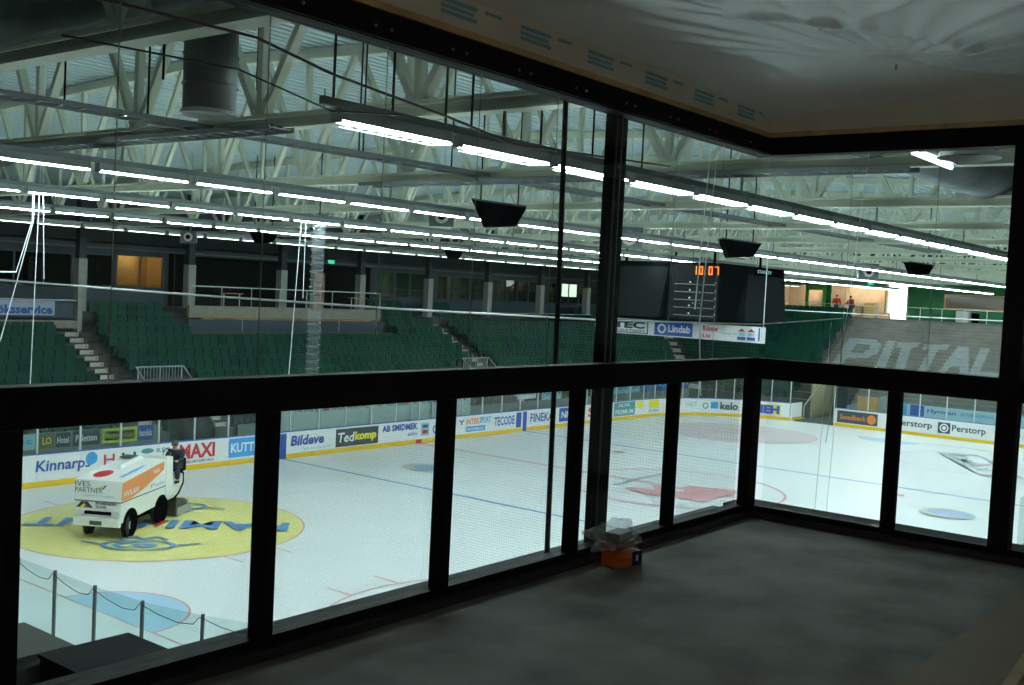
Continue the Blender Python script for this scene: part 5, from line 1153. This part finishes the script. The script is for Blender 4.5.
# steel post outside and black rod
ps = thing('steel_post', (CX+5.53, AY+0.22, fz), 'full height dark steel post just outside the long glazing', 'post')
obj('post_shaft', MB().box(CX+5.56, CX+5.74, AY+0.10, AY+0.145, fz+0.013, cz+0.25), mat('post_steel', (0.005, 0.006, 0.0065), 0.5, spec=0.15), ps)
obj('post_highlight', MB().box(CX+5.605, CX+5.613, AY+0.088, AY+0.099, fz+0.013, cz+0.25), mat('highlight_grey', (0.16, 0.18, 0.18), 0.4, 0.4), ps)  # pale strip painting the highlight line down the post
rd = obj('cable_drop', MB().tube([(CX+5.17, AY+0.14, fz+0.001), (CX+5.15, AY+0.14, CZ), (CX+5.12, AY+0.14, CZ+1.3)], 0.016, 8), M_CABLE)
tag(rd, 'thick black vertical cable outside the long glazing, left of the steel post', 'cable')
# plywood sheet and batten lower right
o = obj('plywood_sheet', MB().box(CX+2.0, BX-0.07, CY-1.2, CY+1.47, fz+0.001, fz+0.013), M_PLY); tag(o, 'brown plywood sheet lying on the concrete at lower right', 'plywood sheet')
o = obj('timber_batten', MB().bar((CX+4.3, CY+1.02, fz+0.05), (CX+6.6, CY+1.18, fz+0.05), 0.05, 0.07), mat('pale_timber', (0.50, 0.36, 0.22), 0.6, var=0.15, scale=6)); tag(o, 'pale timber batten resting on the plywood at the lower right corner', 'batten')
# small carton and plastic bag by the post
cx0, cy0 = CX+5.47, CY+3.42
R = Matrix.Translation((cx0+0.02, cy0-0.02, fz+0.001)) @ Matrix.Rotation(math.radians(-12), 4, 'Z') @ Matrix.Diagonal((0.82, 0.9, 0.9, 1))
bxo = D.objects.new('carton', None); bxo.matrix_basis = R; link(bxo); tag(bxo, 'small orange and dark blue carton on the concrete by the steel post', 'box')
obj('carton_body', MB().box(-0.13, 0.13, -0.07, 0.07, 0, 0.095), mat('carton_orange', (0.75, 0.16, 0.02), 0.55), bxo, local=True)
obj('blue_panel', MB().box(0.03, 0.132, -0.072, 0.072, 0.001, 0.094), mat('carton_blue', (0.015, 0.02, 0.12), 0.5), bxo, local=True)
obj('tape_strip', MB().box(-0.131, 0.02, -0.0715, -0.07, 0.045, 0.05), mat('carton_dark', (0.35, 0.06, 0.01), 0.5), bxo, local=True)
obj('white_mark', MB().box(0.07, 0.09, -0.0735, -0.0722, 0.03, 0.07), M_TXTW, bxo, local=True)
inner = D.objects.new('tool_pack', None); inner.matrix_basis = Matrix.Translation((cx0-0.01, cy0, fz+0.098)) @ Matrix.Rotation(0.1, 4, 'Z'); link(inner); tag(inner, 'dark pack with red print wrapped inside the clear bag on the carton', 'pack')
obj('pack_body', MB().box(-0.11, 0.12, -0.06, 0.06, 0, 0.045), mat('pack_red', (0.30, 0.04, 0.03), 0.5), inner, local=True)
obj('pack_top', MB().box(-0.06, 0.1, -0.05, 0.05, 0.046, 0.10), mat('pack_slate', (0.05, 0.09, 0.10), 0.5), inner, local=True)
# crumpled bag : displaced icosphere
bm = bmesh.new(); bmesh.ops.create_icosphere(bm, subdivisions=4, radius=1)
rnd = random.Random(3)
dirs = [Vector((rnd.uniform(-1, 1), rnd.uniform(-1, 1), rnd.uniform(-0.4, 1))).normalized() for _ in range(26)]
for v_ in bm.verts:
    c = v_.co.normalized(); s = 0.78
    for q, dd in enumerate(dirs):
        dt = max(0, c.dot(dd)); s += (0.34 if q % 2 else -0.16)*dt**22
    s += 0.05*math.sin(11*c.x+7*c.z)+0.05*math.sin(13*c.y-9*c.z)
    v_.co = Vector((c.x*0.23*s, c.y*0.11*s, max(-0.42, c.z)*0.125*s+0.055))
me = D.meshes.new('plastic_bag'); bm.to_mesh(me); bm.free(); me.materials.append(M_BAG)
bg = D.objects.new('plastic_bag', me); bg.matrix_basis = Matrix.Translation((cx0-0.02, cy0-0.005, fz+0.105)); link(bg)
tag(bg, 'crumpled clear plastic bag on top of the orange carton', 'bag')

# added warm lamp, unseen behind the camera, to brighten the ceiling edge and floor
wl_ = thing('added_warm_lamp', (-44.0, -40.2, fz), 'added warm lamp on a stand, unseen at the back of the suite', 'lamp')
obj('lamp_stand', MB().tube([(-44.0, -40.2, fz+0.02), (-44.0, -40.2, fz+1.5)], 0.015, 8).bar((-44.3, -40.2, fz+0.02), (-43.7, -40.2, fz+0.02), 0.03).bar((-44.0, -40.5, fz+0.02), (-44.0, -39.9, fz+0.02), 0.03), M_SPK, wl_)
hd_ = obj('lamp_head', MB().box(-44.12, -43.96, -40.32, -40.08, fz+1.5, fz+1.66), M_ORG, wl_)
obj('lamp_glass', MB().box(-43.955, -43.945, -40.3, -40.1, fz+1.52, fz+1.64), mat('added_warm_light', (1, 0.8, 0.5), 0.5, emit=(1.0, 0.82, 0.60), es=420.0), hd_)

# translucent ribbed tube added in place of a striped, reflection-like form
def stand_in_mat():
    m = D.materials.new('clear_stand_in'); m.use_nodes = True; b = m.node_tree.nodes['Principled BSDF']
    b.inputs['Base Color'].default_value = (0.5, 0.56, 0.58, 1); b.inputs['Roughness'].default_value = 0.3; b.inputs['Alpha'].default_value = 0.08
    return m
hs = thing('striped_stand_in', (-20.15, -14.7, 4.4), 'translucent ribbed tube standing in for a striped reflection-like form over the spectator platform', 'hose')
obj('stand_in_skin', MB().tube([(-20.15, -14.7, 4.4), (-20.10, -14.7, 9.6)], 0.17, 20, cap=False), stand_in_mat(), hs, smooth=True)
rb = MB(); z = 4.45
while z < 9.55:
    rb.tube([(-20.15+0.172*math.cos(2*PI*k/16), -14.7+0.172*math.sin(2*PI*k/16), z+0.006*k) for k in range(17)], 0.010, 5); z += 0.2
o = obj('stand_in_ribs', rb, mat('stand_in_rib', (0.10, 0.12, 0.13), 0.35), hs); o['kind'] = 'stuff'
obj('stand_in_strap', MB().bar((-20.1, -14.7, 9.6), (-20.1, -14.7, 12.95), 0.02), M_SPK, hs)

sl_ = thing('strip_lamp', (-41.5, SY0+0.1, fz+2.3), 'added cool white strip lamp, unseen on the rear wall of the suite', 'lamp')  # added cool lamp, out of view, lifting the film and floor
obj('lamp_body', MB().box(-42.4, -40.6, SY0+0.002, SY0+0.08, fz+2.26, fz+2.36), M_HOUSE, sl_)
obj('tube', MB().tube([(-42.35, SY0+0.11, fz+2.31), (-40.65, SY0+0.11, fz+2.31)], 0.02, 8), mat('added_suite_tube', (1, 1, 1), 0.5, emit=(0.78, 0.95, 1.0), es=20.0), sl_)
